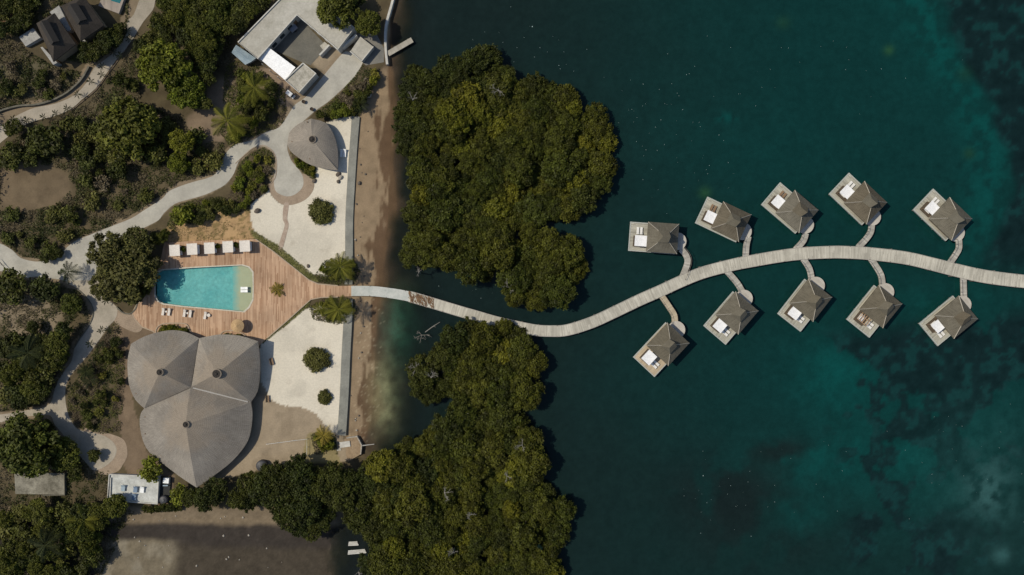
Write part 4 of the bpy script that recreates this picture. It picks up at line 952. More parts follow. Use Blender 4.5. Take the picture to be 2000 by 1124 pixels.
# ------------------------------------------------------------------ houses on the hillside (top left)
M_hroof = thatch('dark_house_roof', (.040, .034, .029), (.062, .052, .043), .5); M_hterr = mottled('house_terrace', (.26, .25, .23), (.36, .35, .32), .6)
def hip_house(cs, label, he=4.0, hr=6.8, extra=()):
    zb = float(T(*cs[0]).z); t = root('hillside_house', T(sum(c[0] for c in cs) / 4, sum(c[1] for c in cs) / 4), 0, label, 'house')
    zb = t.location.z - .8
    C4 = [P(u, v, zb + he) for u, v in cs]
    mb = MB(); e1 = (C4[0] + C4[1]) / 2; e2 = (C4[2] + C4[3]) / 2; d = (e2 - e1); half = (C4[1] - C4[0]).length / 2
    r1 = e1 + d.normalized() * half * .9; r2 = e2 - d.normalized() * half * .9; r1.z = r2.z = zb + hr
    for f in ((C4[0], C4[1], r1, None), (C4[1], C4[2], r2, r1), (C4[2], C4[3], r2, None), (C4[3], C4[0], r1, r2)):
        p = [x for x in f if x is not None]; L_ = (p[1] - p[0]).length; b0 = len(mb.v); mb.v += [tuple(x) for x in p]
        mb.face(list(range(b0, b0 + len(p))), [(0, half), (L_, half), (L_ * .6, 0), (L_ * .4, 0)][:len(p)])
    mb.add(C4 + [p + Vector((0, 0, -.3)) for p in C4], [(0, 4, 5, 1), (1, 5, 6, 2), (2, 6, 7, 3), (3, 7, 4, 0)])
    rf = inv(mb.build('roof', M_hroof, t), t)
    # raised ridge cap roof
    mb = MB(); w_ = half * .45; dn_ = d.normalized(); s_ = Vector((-dn_.y, dn_.x, 0)) * w_; z_ = Vector((0, 0, .55))
    a_, b_ = r1 - dn_ * w_ * .3, r2 + dn_ * w_ * .3; lo = Vector((0, 0, -.35))
    mb.add([a_ + z_, b_ + z_, a_ - s_ + lo, b_ - s_ + lo, a_ + s_ + lo, b_ + s_ + lo], [(0, 2, 3, 1), (1, 5, 4, 0), (0, 4, 2), (1, 3, 5)]); mb.build('ridge_cap', plain('charcoal_ridge', (.03, .027, .025), .9), rf)
    q = [C4[0].lerp(C4[2], .08), C4[1].lerp(C4[3], .08), C4[2].lerp(C4[0], .08), C4[3].lerp(C4[1], .08)]
    mb = MB(); prism(mb, [tuple(p.xy) for p in q], zb - .5, zb + he - .32); inv(mb.build('wall', M_bwall, t), t)
    for poly, zz in extra:
        mb = MB(); lp = [tuple(P(u, v, zb + zz).xy) for u, v in poly]; ar = sum(lp[i][0] * lp[(i + 1) % len(lp)][1] - lp[(i + 1) % len(lp)][0] * lp[i][1] for i in range(len(lp)))
        prism(mb, lp if ar > 0 else lp[::-1], zb - .6, zb + zz); inv(mb.build('terrace', M_hterr, t), t)
    return t
hip_house([(71, 46), (106, 26), (148, 87), (104, 121)], 'dark-roofed hillside house with a square pale terrace, nearer the photo edge', 4.0, 6.6, [([(37, 73), (64, 55), (79, 74), (50, 91)], 2.4), ([(79, 93), (83, 92), (112, 123), (104, 127)], 2.2)])
hip_house([(119, 12), (163, -8), (203, 50), (157, 81)], 'dark-roofed hillside house beside the bend of the path', 4.0, 6.6, [([(97, 24), (115, 11), (139, 58), (131, 63)], 2.6), ([(157, 80), (164, 77), (173, 86), (165, 89)], 2.2)])
t = root('plunge_pool_terrace', T(217, 14), 0, 'pale timber terrace with a small turquoise plunge pool at the top edge', 'terrace')
zt = t.location.z + .6
mb = MB(); prism(mb, [tuple(p) for p in pz([(192, 12), (232, 27), (246, -12), (206, -24)], zt)], zt - 1.2, zt); inv(mb.build('deck', planks('terrace_boards', (.24, .2, .17), (.35, .30, .25), 0, .4), t), t)
mb = MB(); prism(mb, [tuple(p) for p in pz([(217, 2), (234, 7), (240, -8), (222, -14)], zt)], zt - .3, zt + .05); inv(mb.build('plunge_pool', plain('turquoise_plunge', (.02, .13, .15), .1), t), t)
M_lowwall = mottled('mossy_stone_wall', (.09, .085, .065), (.16, .145, .11), .8)
wall_strip('retaining_wall', [(176, 131), (160, 158), (133, 182), (102, 198), (70, 206), (40, 208), (8, 216), (-10, 224)], 3.2, .7, M_lowwall, 'low mossy retaining wall curving along the upper side of the hillside path', 0)
wall_strip('path_kerb', [(257, 82), (230, 120), (209, 148), (188, 176), (160, 200), (139, 217)], 1.6, .18, mottled('brown_kerb', (.10, .075, .05), (.15, .11, .08), 1), 'thin brown kerb along the lower side of the hillside path', 0, cat='kerb')
wall_strip('path_kerb', [(152, 565), (171, 583), (181.5, 601), (181.5, 619), (171.5, 641), (157, 661), (146, 679)], 1.8, .25, M_lowwall, 'dark stone kerb round the outside of the garden path bend', 0, cat='kerb')
wall_strip('path_kerb', [(460, 320), (476, 305), (494, 290), (514, 284.5), (530, 293), (538.5, 307), (540.5, 328), (537, 349), (525, 362)], 1.6, .12, M_brick, 'tan brick kerb wrapped around the shrub bed by the road circle', 0, cat='kerb')
wall_strip('planter_kerb', [(304, 652), (306, 641), (318, 633), (345, 631.5), (364, 634), (371, 646), (366, 655)], 1.8, .3, M_trim, 'curved kerb of the shrub bed left of the thatched umbrella', DZ - 1.0, cat='kerb') if False else None
mb = MB(); ribbon(mb, pz(smooth_poly([(304, 654), (306, 641), (318, 633), (345, 631.5), (364, 634), (372, 648), (380, 655)], 4, False), DZ + .15), .3, DZ - .2, DZ + .2); mb.build('planter_kerb', M_trim, label='curved kerb of the shrub bed between the deck and the left roof lobe', cat='kerb')
mb = MB(); ribbon(mb, pz(smooth_poly([(428, 657), (436, 648), (452, 646), (470, 650), (480, 657)], 4, False), DZ + .15), .3, DZ - .2, DZ + .2); mb.build('planter_kerb', M_trim, label='curved kerb of the bed under the straw umbrella side of the roof', cat='kerb')
mb = MB(); ribbon(mb, pz(smooth_poly([(228, 600), (240, 611), (254, 613), (265, 603), (268, 590)], 4, False), DZ), .35, .5, DZ + .15); mb.build('planter_kerb', M_lowwall, label='dark curved kerb round the bed under the big poolside tree', cat='kerb')

# ------------------------------------------------------------------ service terrace, tanks and oddments at the bottom
t = root('service_terrace', T(262, 955), 0, 'white railed terrace with blue and white loungers below the great roof', 'terrace')
TZ = 2.2; ST = [(214.5, 926.5), (311, 931), (308.5, 984), (210.5, 977.5)]
mb = MB(); prism(mb, pz(ST, TZ), .2, TZ); inv(mb.build('floor', mottled('worn_white_floor', (.36, .36, .33), (.54, .54, .50), .5, .85, 2.2, .14), t), t)
mb = MB(); ribbon(mb, pz(ST + [ST[0]], TZ), .25, TZ - .1, TZ + .35); inv(mb.build('parapet', M_white, t), t)
mb = MB(); ribbon(mb, pz([(217.5, 933), (216, 970)], TZ), .2, TZ - .1, TZ + .36); inv(mb.build('bench_rail', M_white, t), t)
M_blue = plain('faded_blue_sheet', (.16, .22, .30), .6); M_blue2 = plain('pale_blue_sheet', (.28, .35, .40), .6)
for u, v, mt, lb in ((242, 953, M_blue2, 'pale blue panel lounger at the top left of the white terrace'), (266, 955.5, M_blue, 'blue panel lounger beside the white one on the white terrace'), (279, 956, M_pw, 'white lounger on the white railed terrace'), (230, 969, M_blue2, 'pale blue lounger at the corner of the white terrace'), (263, 970, M_blue, 'dark blue lounger at the lower rail of the white terrace')):
    lounger(P(u, v, TZ) + Vector((0, 0, .004)), R(83), lb, 'loungers on the white terrace', mt, None, .95).scale = (.9, 1.7, 1)
t = root('service_yard', T(322, 958), 0, 'dark service yard with a pale lid panel, next to the white terrace', 'yard')
mb = MB(); prism(mb, pz([(313, 931), (334, 933), (330, 982), (310, 984)], 1.4), .3, 1.4); inv(mb.build('floor', plain('dark_yard_floor', (.035, .035, .032), .9), t), t)
mb = MB(); prism(mb, pz([(319, 934), (330, 934.5), (329, 945), (318, 944)], 2.3), 1.4, 2.3); inv(mb.build('lid_panel', M_pw, t), t)
mb = MB(); prism(mb, pz([(318, 948), (328, 948), (327, 950), (318, 950)], 2.0), 1.4, 2.0); inv(mb.build('pipe_rack', M_blue2, t), t)
def tank(u, v, z, r, h, label):
    t = root('water_tank', P(u, v, z), 0, label, 'water tank'); m_ = plain('dark_tank', (.05, .05, .055), .5)
    mb = MB(); mb.lathe([(0, 0), (r, 0), (r, h), (r * .8, h + .25), (r * .3, h + .42)], 20); mb.build('body', m_, t)
    mb = MB(); mb.lathe([(r * .32, h + .38), (r * .3, h + .5), (0, h + .52)], 14); mb.build('lid', plain('tank_lid', (.09, .09, .09), .5), t)
tank(323, 975, 1.4, 1.25, 1.0, 'round dark water tank in the service yard below the great roof')
tank(514, 908, terr(-75, -52), 1.6, 1.4, 'round dark water tank standing at the edge of the mangroves')
t = root('old_slab', T(80, 945), 0, 'stained old concrete platform half hidden by trees', 'platform')
SL = [(28, 923), (126, 925), (127, 967), (30, 965)]
mb = MB(); prism(mb, pz(SL, 1.9), .2, 1.9); inv(mb.build('slab', mottled('mouldy_slab', (.11, .10, .075), (.26, .24, .19), .35, .9, 2.2, .3), t), t)
mb = MB(); ribbon(mb, pz([(126, 925), (127, 967), (84, 968)], 1.9), .22, 1.7, 2.15); inv(mb.build('kerb', M_lowwall, t), t)
# little point south of the sea wall
t = root('brown_landing', T(683, 884), 0, 'small brown earth landing with a curved stone rim at the end of the sea wall', 'landing')
LP = [(655, 868), (677, 856), (697, 853), (706, 870), (704, 888), (680, 902), (660, 895)]
mb = MB(); lpw = [tuple(p) for p in pz(LP, .95)]; prism(mb, lpw[::-1], -.8, .95); inv(mb.build('earth', mottled('brown_fill', (.22, .155, .095), (.32, .235, .15), .5, .9, 3, .25), t), t)
mb = MB(); ribbon(mb, pz([(677, 856), (697, 853), (706, 870), (704, 888)], 1.1), .35, -.8, 1.12); inv(mb.build('stone_rim', M_rock, t), t)
t = root('concrete_slab', P(674, 868, 1.0), R(8), 'pale broken concrete slab lying on the brown landing', 'slab')
mb = MB(); mb.box(-1.6, 1.5, -.85, .8, -.04, .2); mb.build('slab', M_white, t); mb = MB(); mb.box(-2.6, -1.4, -1.6, -.9, -.04, .12); mb.build('broken_piece', M_conc, t)
t = root('fallen_pole', P(712, 872, 0), 0, 'bleached straight pole lying out over the water from the brown landing', 'pole')
mb = MB(); a_, b_ = P(706, 871, .9), P(731, 868, .3); mb.tube([a_, b_], [.16, .1], 7); inv(mb.build('pole', M_white, t), t)
for u, v, L_, rz, lb in ((690, 1062, 3.0, 3, 'upper of two pale planks floating by the mangroves at the bottom edge'), (697, 1078, 5.4, 5, 'lower and longer of two pale planks floating by the mangroves')):
    t = root('floating_plank', P(u, v, .25), R(rz), lb, 'plank'); mb = MB()
    for k in range(3): mb.box(-L_ / 2 + .1 * k, L_ / 2 - .15 * k, -.62 + k * .42, -.25 + k * .42, -.05, .06)
    mb.build('boards', M_white, t); mb = MB()
    for x_ in (-L_ * .3, L_ * .3): mb.box(x_ - .12, x_ + .12, -.65, .65, -.2, -.053)
    mb.build('cross_batten', M_post, t)
for i in range(24):
    rock(rnd.uniform(215, 560), rnd.choice((rnd.uniform(1002, 1018), rnd.uniform(1044, 1110))), rnd.uniform(.12, .34), 'small pale stone on the muddy flats of the southern creek', 'stones on the creek flats')
# small pale flecks strewn over the bay surface
fm = MB(); pr = random.Random(77)
for cx, cy, sx, sy, k in ((1290, 260, 130, 110, 70), (1050, 90, 120, 60, 26), (1480, 950, 170, 80, 40), (1600, 120, 200, 80, 22), (1850, 900, 120, 120, 25), (930, 560, 40, 20, 8)):
    for _ in range(k):
        u, v = pr.gauss(cx, sx * .6), pr.gauss(cy, sy * .6); p = P(u, v, .03); r_ = pr.uniform(.04, .11) * (1.8 if pr.random() < .05 else 1)
        a0 = pr.uniform(0, 6); fm.add([p + Vector((math.cos(a0 + 1.257 * q) * r_ * pr.uniform(.5, 1.2), math.sin(a0 + 1.257 * q) * r_ * pr.uniform(.5, 1.2), 0)) for q in range(5)], [(0, 1, 2, 3, 4)])
fm.build('pale_flecks', plain('pale_fleck', (.32, .40, .38), .6), kind='stuff')
# rope fence on the brown ground
t = root('rope_fence', T(560, 861), 0, 'thin white rope fence on posts across the bare brown ground', 'fence')
fp = [T(522, 867), T(545, 864), T(575, 860), T(601, 857), T(601, 873), T(600.5, 890)]
mb = MB(); mb.tube([p + Vector((0, 0, .8)) for p in fp], .05, 5); inv(mb.build('rope', M_white_paint, t), t)
pm = MB().tube([(0, 0, 0), (0, 0, .9)], .06, 6).mesh('post', M_white_paint)
for p in fp: o = mobj('post', pm, t); o.location = p - t.location
# dark railing/steps at the left edge of the road
t = root('stair_railing', T(4, 520), 0, 'dark metal railing of steps cut by the left edge by the road', 'railing')
mb = MB()
for k in range(4): a_, b_ = T(-6 + 2 * k, 505 + 3 * k, .9), T(16 + k, 531 + .5 * k, .9); mb.tube([a_, b_], .06, 6)
inv(mb.build('rail', plain('black_metal', (.015, .015, .015), .5), t), t)
mb = MB()
for f in (0, .5, 1): p = T(-6 + 22 * f, 505 + 26 * f); mb.tube([p, p + Vector((0, 0, .9))], .05, 6)
inv(mb.build('post', plain('black_metal_post', (.015, .015, .015), .5), t), t)

# ------------------------------------------------------------------ plants
def leaf_mesh(name, mat, seed, clumps, per, size, flat=.62, up=.5):
    """clumps: (x,y,z,r) lumps; leaves spread on and inside each lump, one small quad per leaf cluster"""
    g = np.random.RandomState(seed); Cn = []; Nn = []; Tn = []
    for (cx, cy, cz, r) in clumps:
        k = max(8, int(per * r * r)); d = g.normal(size=(k, 3)); d[:, 2] = np.abs(d[:, 2]) * 1.0 - .35 * (g.rand(k) < .3); d /= np.linalg.norm(d, axis=1)[:, None]
        rr = r * (g.rand(k) ** .35) * (.68 + .62 * g.rand(k) ** 1.6)
        Cn.append(np.stack([cx + d[:, 0] * rr, cy + d[:, 1] * rr, cz + d[:, 2] * rr * flat], 1) + g.normal(size=(k, 3)) * size * .45)
        nv = d * 1.0 + g.normal(size=(k, 3)) * .75 + np.array([0, 0, up]); Nn.append(nv / np.linalg.norm(nv, axis=1)[:, None])
        Tn.append((.52 + .96 * g.rand()) * (.75 + .5 * g.rand(k)))
    c = np.concatenate(Cn); nv = np.concatenate(Nn); tint = np.concatenate(Tn); k = len(c)
    a = np.cross(nv, g.normal(size=(k, 3))); a /= np.linalg.norm(a, axis=1)[:, None]; b = np.cross(nv, a)
    s = size * (.6 + .8 * g.rand(k))[:, None]
    q = np.stack([c - a * s, c - b * s * .55 + nv * s * .15, c + a * s, c + b * s * .55 + nv * s * .15], 1).reshape(-1, 3).astype(np.float32)
    me = bpy.data.meshes.new(name); me.vertices.add(4 * k); me.vertices.foreach_set('co', q.ravel())
    me.loops.add(4 * k); me.loops.foreach_set('vertex_index', np.arange(4 * k, dtype=np.int32)); me.polygons.add(k); me.polygons.foreach_set('loop_start', np.arange(0, 4 * k, 4, dtype=np.int32)); me.update(calc_edges=True)
    A = me.color_attributes.new('tint', 'FLOAT_COLOR', 'POINT'); t4 = np.repeat(tint, 4)
    A.data.foreach_set('color', np.stack([t4 * (1 + .0 * t4), t4, t4, np.ones(4 * k)], 1).astype(np.float32).ravel()); me.materials.append(mat); return me
def lumps(seed, Rr, hh, n, lo=.2, hi=.36):
    """lumps over a dome of radius Rr and height hh (base of crown z=0)"""
    g = random.Random(seed); out = [(0, 0, hh * .45, Rr * .5)]; tries = 0
    while len(out) < n and tries < 4000:
        tries += 1; r = Rr * g.uniform(lo, hi); t = g.uniform(0, 2 * math.pi); d = math.sqrt(g.random()) * (Rr - r * .7)
        z = hh * math.sqrt(max(0, 1 - (d / Rr) ** 2)) * g.uniform(.62, 1.0) - r * .3
        p = (d * math.cos(t), d * math.sin(t), z, r)
        if all((p[0] - q[0]) ** 2 + (p[1] - q[1]) ** 2 + (p[2] - q[2]) ** 2 > (.62 * max(r, q[3])) ** 2 for q in out[1:]): out.append(p)
    return out
M_bark = mottled('bark', (.10, .08, .06), (.17, .14, .11), 2.0, .9, 8, .3); M_twig = plain('bleached_twig', (.24, .22, .19), .9)
def trunk_mesh(seed, h, r, spread, mat=None, n=4):
    g = random.Random(seed); mb = MB(); lean = Vector((g.uniform(-.4, .4), g.uniform(-.4, .4), 0)); hj = h * .45
    top = lean * .6 + Vector((0, 0, hj)); mb.tube([(0, 0, -.6), lean * .3 + Vector((0, 0, hj * .5)), top], [r * 1.25, r, r * .85], 7)
    for k in range(n):
        t = 2 * math.pi * (k + g.uniform(-.2, .2)) / n; e_ = Vector((math.cos(t) * spread * g.uniform(.5, .8), math.sin(t) * spread * g.uniform(.5, .8), h * g.uniform(.75, .98)))
        m_ = top.lerp(e_, .5) + Vector((0, 0, .25)); mb.tube([top, m_, e_], [r * .6, r * .4, r * .16], 5)
    return mb.mesh('trunk', mat or M_bark)
G_mang = leafmat('mangrove_leaf', (.034, .041, .0050), (.057, .057, .0062))
G_mangd = leafmat('dark_mangrove_leaf', (.024, .031, .005), (.040, .043, .006))
G_mangy = leafmat('yellow_mangrove_leaf', (.070, .073, .0060), (.088, .082, .0070))
G_scrub = leafmat('scrub_leaf', (.048, .057, .009), (.088, .084, .018))
G_dry = leafmat('dry_scrub_leaf', (.085, .07, .04), (.13, .10, .06))
G_green = leafmat('fresh_leaf', (.075, .092, .008), (.115, .115, .010))
G_dark = leafmat('dark_leaf', (.033, .041, .007), (.060, .062, .010))
G_tree = leafmat('garden_tree_leaf', (.052, .061, .009), (.084, .086, .012))
G_bed = leafmat('bed_leaf', (.065, .072, .010), (.14, .125, .018))
VAR = {}
def variants(key, mat, nv, Rr, hh, nl, per, size, th, tr, lo=.2, hi=.36, flat=.62, seed=0):
    VAR[key] = [(leaf_mesh('crown', mat, seed + i * 7 + 1, lumps(seed + i, Rr * rnd.uniform(.92, 1.08), hh, nl, lo, hi), per, size, flat), trunk_mesh(seed + i, th + hh * .7, tr, Rr)) for i in range(nv)]
variants('mang', G_mang, 7, 4.3, 2.8, 40, 230, .26, 4.0, .22, .14, .24, .80, seed=100)
variants('mangd', G_mangd, 5, 4.3, 2.6, 44, 220, .25, 3.6, .22, .12, .24, .75, seed=200)
variants('mangy', G_mangy, 2, 4.3, 2.8, 46, 230, .27, 4.0, .22, .13, .25, .75, seed=150)
variants('clip', leafmat('clipped_leaf', (.072, .074, .017), (.086, .080, .020)), 2, 3.0, 1.3, 34, 330, .18, .3, .1, .2, .3, .8, seed=170)
variants('scrub', G_scrub, 5, 1.6, 1.2, 12, 190, .20, .3, .08, .25, .45, seed=300)
variants('dry', G_dry, 3, 1.6, 1.0, 12, 130, .18, .3, .07, .22, .4, seed=330)
variants('green', G_green, 4, 2.2, 1.9, 16, 170, .24, .8, .12, .22, .40, seed=360)
variants('dark', G_dark, 5, 2.6, 2.1, 16, 150, .26, 1.2, .14, .22, .40, seed=400)
variants('tree', G_tree, 4, 5.0, 3.8, 60, 190, .29, 2.2, .28, .11, .24, .75, seed=440)
variants('bed', G_bed, 4, 1.2, .9, 9, 230, .17, .2, .06, .28, .5, seed=480)
def plant(name, key, u, v, rpx, label, cat, group, lift=0.0, zs=1.0, base=None):
    """crown centred at photo pixel (u,v), crown radius rpx pixels"""
    i = rnd.randrange(len(VAR[key])); cr, tr = VAR[key][i]; R0 = {'mangy': 4.0, 'clip': 3.0, 'mang': 4.0, 'mangd': 4.0, 'scrub': 1.6, 'dry': 1.6, 'green': 2.2, 'dark': 2.6, 'tree': 5.0, 'bed': 1.2}[key]
    th = {'mangy': 4.0, 'clip': .1, 'mang': 4.0, 'mangd': 3.6, 'scrub': .25, 'dry': .25, 'green': .7, 'dark': 1.0, 'tree': 2.2, 'bed': .15}[key]
    s_ = rpx * S / R0; zs_ = s_ ** .7 * zs; ch = (th + R0 * .5) * zs_
    g = T(u, v, ch + lift); zb = terr(g.x, g.y) if base is None else base
    t = root(name, (g.x, g.y, zb), rnd.uniform(0, 6.28), label, cat, group)
    c = mobj('crown', cr, t); c.scale = (s_, s_, zs_); c.location = (0, 0, th * zs_ + lift)
    k = mobj('trunk', tr, t); k.scale = (s_, s_, zs_ * 1.0 + lift / max(.5, th + 2)); return t
def fill(poly, dmin, n, rr, inset=.6, avoid=()):
    us = [p[0] for p in poly]; vs = [p[1] for p in poly]; out = []; tries = 0; pa = [p for p in poly]
    while len(out) < n and tries < n * 120:
        tries += 1; u = rnd.uniform(min(us), max(us)); v = rnd.uniform(min(vs), max(vs)); r = rnd.uniform(*rr); f = 1.0 if tries < n * 60 else .85
        a_ = np.linspace(0, 2 * math.pi, 9)[:8]
        if not np.all(pip(np.append(u + np.cos(a_) * r * inset, u), np.append(v + np.sin(a_) * r * inset, v), pa)): continue
        if any((u - q[0]) ** 2 + (v - q[1]) ** 2 < (dmin * f * (r + q[2]) / 2) ** 2 for q in out): continue
        if any(bool(pip(np.array([u]), np.array([v]), p)[0]) for p in avoid): continue
        out.append((u, v, r))
    return out
NORTH = [(778, 153), (798, 129), (846, 118), (881, 108), (932, 89), (974, 86), (993, 121), (1019, 153), (1054, 134), (1086, 138), (1124, 169), (1156, 201), (1201, 214), (1208, 265), (1204, 310), (1188, 367), (1156, 414), (1102, 442), (1075, 432), (1060, 446), (1092, 453), (1131, 475), (1148, 539), (1124, 584), (1092, 616), (1060, 619), (1022, 597), (974, 584), (964, 568), (977, 552), (939, 546), (907, 549), (875, 520), (850, 518), (820, 537), (794, 522), (775, 488), (788, 424), (791, 379), (793, 348), (800, 326), (766, 281), (767, 220)]
SOUTH = [(919, 628), (965, 640), (980, 618), (1015, 629), (1035, 655), (1076, 674), (1068, 708), (1053, 764), (1031, 813), (1042, 828), (1061, 881), (1083, 941), (1117, 964), (1134, 1021), (1102, 1070), (1112, 1140), (705, 1140), (690, 1090), (663, 1036), (636, 1040), (599, 1071), (577, 1062), (550, 1031), (516, 1008), (486, 1000), (400, 998), (345, 985), (337, 951), (384, 952), (431, 927), (476, 921), (532, 908), (568, 896), (630, 888), (666, 902), (731, 888), (778, 858), (804, 825), (842, 824), (857, 806), (880, 800), (876, 775), (838, 796), (808, 790), (772, 735), (800, 711), (849, 661), (878, 632)]
MAV = [[(655, 1030), (740, 1030), (740, 1100), (650, 1100)]]
def mangroves(poly, n, side):
    for u, v, r in fill(poly, .94, n, (20, 35), .74, MAV):
        west = (u < 740 and side == 'S')
        dk = west or (side == 'N' and (v < 200 and u < 960 or u < 800)) or (side == 'S' and u < 880 and v < 790) or rnd.random() < .12
        yel = side == 'N' and ((u - 905) ** 2 + (v - 225) ** 2 < 42 ** 2)
        lb = {'N': 'olive green mangrove tree in the dense stand north of the boardwalk', 'S': 'olive green mangrove tree in the dense stand south of the boardwalk'}[side] if not west else 'dark green mangrove tree in the strip between the great roof and the southern creek'
        gp = 'mangroves north of the boardwalk' if side == 'N' else ('mangroves by the southern creek' if west else 'mangroves south of the boardwalk')
        plant('mangrove_tree', 'mangy' if yel or (not dk and rnd.random() < .10) else 'mangd' if dk else 'mang', u, v, r, lb, 'mangrove', gp, rnd.uniform(-.9, 1.2) + (1.2 if yel else 0), rnd.uniform(.85, 1.15))
mangroves(NORTH, 138, 'N'); mangroves(SOUTH, 158, 'S')
plant('mangrove_tree', 'mang', 984, 640, 17, 'mangrove crown leaning out over the edge of the boardwalk', 'mangrove', None, 1.0); plant('mangrove_tree', 'mangd', 1006, 640, 11, 'small mangrove crown spilling onto the boardwalk planks', 'mangrove', None, .3)
# bare dead branches
def bare(u, v, z, sc, label, name='dead_tree', seed=1, flat=False):
    g = random.Random(seed); mb = MB(); t = root(name, P(u, v, z), 0, label, 'dead tree')
    def br(p, d, L_, r, dep):
        e_ = p + d * L_; m_ = (p + e_) / 2 + Vector((g.uniform(-.1, .1), g.uniform(-.1, .1), g.uniform(-.05, .1))) * L_; mb.tube([p, m_, e_], [r * .65, r * .5, r * .35], 5)
        if dep:
            for k in range(3):
                q = p.lerp(e_, g.uniform(.4, 1)); nd = (d + Vector((g.uniform(-1, 1), g.uniform(-1, 1), g.uniform(-.2, .5) * (0.3 if flat else 1)))).normalized(); br(q, nd, L_ * g.uniform(.45, .75), r * .6, dep - 1)
    for k in range(4): a_ = g.uniform(0, 6.28); br(Vector((0, 0, 0)), Vector((math.cos(a_), math.sin(a_), .25 if flat else .6)).normalized(), sc, .11, 2)
    if not flat: mb.tube([(0, 0, -z + .2), (0, 0, 0)], [.18, .13], 6)
    mb.build('branches', M_twig, t)
for i, (u, v, z, s_) in enumerate(((972, 176, 6.8, 1.8), (806, 195, 6.5, 1.3), (804, 352, 4.0, 1.3), (852, 372, 6.5, 1.3), (818, 533, 4, 1.0), (870, 516, 4.0, 1.1), (995, 562, 4.5, 1.8), (842, 738, 6, 2.0), (868, 962, 7, 1.6), (920, 1005, 7, 1.1), (885, 1080, 7, 1.3), (812, 720, 5, 1.6), (1020, 870, 7, 1.6), (990, 930, 7, 1.2), (905, 810, 4, 1.2), (700, 1118, 4, 1.4))):
    bare(u, v, z, s_, 'pale leafless dead branches poking out of the mangrove canopy', 'dead_tree', i); COL.objects[-2 if False else -1]
for o in COL.objects:
    if o.name.startswith('dead_tree') and o.get('category'): o['group'] = 'dead branches among the mangroves'
bare(824, 655, .15, 1.6, 'bleached forked driftwood lying in the shallow water below the boardwalk', 'driftwood', 31, True)
t = root('driftwood', P(845, 640, .1), 0, 'straight bleached driftwood log in the shallow water below the boardwalk', 'driftwood'); mb = MB(); mb.tube([(-2.2, -1.4, 0), (0, .2, .1), (2.2, 1.6, 0)], [.12, .14, .06], 6); mb.tube([(.3, .35, .1), (.9, .1, .3)], [.07, .03], 5); mb.build('log', M_twig, t)

# --- ground cover: leaf litter, dry grass and creeping scrub as one sheet of small leaves per bed
G_cover = leafmat('ground_cover_leaf', (.07, .07, .07), (.07, .07, .07))
def cover(name, polys, dens, hmax, cols, size=.2, thr=.38, avoid=(), seed=1):
    g = np.random.RandomState(seed); us = [p[0] for q in polys for p in q]; vs = [p[1] for q in polys for p in q]
    k = int((max(us) - min(us)) * (max(vs) - min(vs)) * S * S * dens)
    u = g.uniform(min(us), max(us), k); v = g.uniform(min(vs), max(vs), k); m = np.zeros(k, bool)
    for q in polys: m |= pip(u, v, q)
    for q in avoid: m &= ~pip(u, v, q)
    f = fbm(u / 13 + seed, v / 13, 4); m &= f + g.uniform(-.12, .12, k) > thr; u = u[m]; v = v[m]; f = f[m]; k = len(u)
    z0 = terr_uv(u, v); z0 = terr_uv(1000 + (u - 1000) * (H - z0) / H, 562 + (v - 562) * (H - z0) / H); hz = hmax * g.rand(k) ** 1.5 * np.clip((f - thr) * 5, .1, 1); z = z0 + .06 + hz; kk = S * (H - z) / H
    c = np.stack([(u - 1000) * kk, (562 - v) * kk, z], 1); nv = g.normal(size=(k, 3)) * .55 + np.array([0, 0, 1.0]); nv /= np.linalg.norm(nv, axis=1)[:, None]
    a = np.cross(nv, g.normal(size=(k, 3))); a /= np.linalg.norm(a, axis=1)[:, None]; b = np.cross(nv, a); s = size * (.5 + g.rand(k))[:, None]
    q = np.stack([c - a * s, c - b * s * .5, c + a * s, c + b * s * .5], 1).reshape(-1, 3).astype(np.float32)
    me = bpy.data.meshes.new(name); me.vertices.add(4 * k); me.vertices.foreach_set('co', q.ravel()); me.loops.add(4 * k); me.loops.foreach_set('vertex_index', np.arange(4 * k, dtype=np.int32)); me.polygons.add(k); me.polygons.foreach_set('loop_start', np.arange(0, 4 * k, 4, dtype=np.int32)); me.update(calc_edges=True)
    sel = np.clip((fbm(u / 30 + 3, v / 30 + seed, 3) - .3) / .4 + g.uniform(-.35, .35, k), 0, .999) * len(cols); t = np.array(cols)[sel.astype(int)] / .07 * (.65 + .7 * g.rand(k))[:, None]
    A = me.color_attributes.new('tint', 'FLOAT_COLOR', 'POINT'); A.data.foreach_set('color', np.repeat(np.concatenate([t, np.ones((k, 1))], 1), 4, 0).astype(np.float32).ravel()); me.materials.append(G_cover)
    return mobj(name, me, kind='stuff')
SC_COL = [(.028, .034, .007), (.046, .050, .011), (.065, .062, .020), (.080, .068, .034), (.105, .084, .048)]
BD_COL = [(.035, .042, .010), (.065, .072, .014), (.10, .095, .022), (.085, .065, .04)]
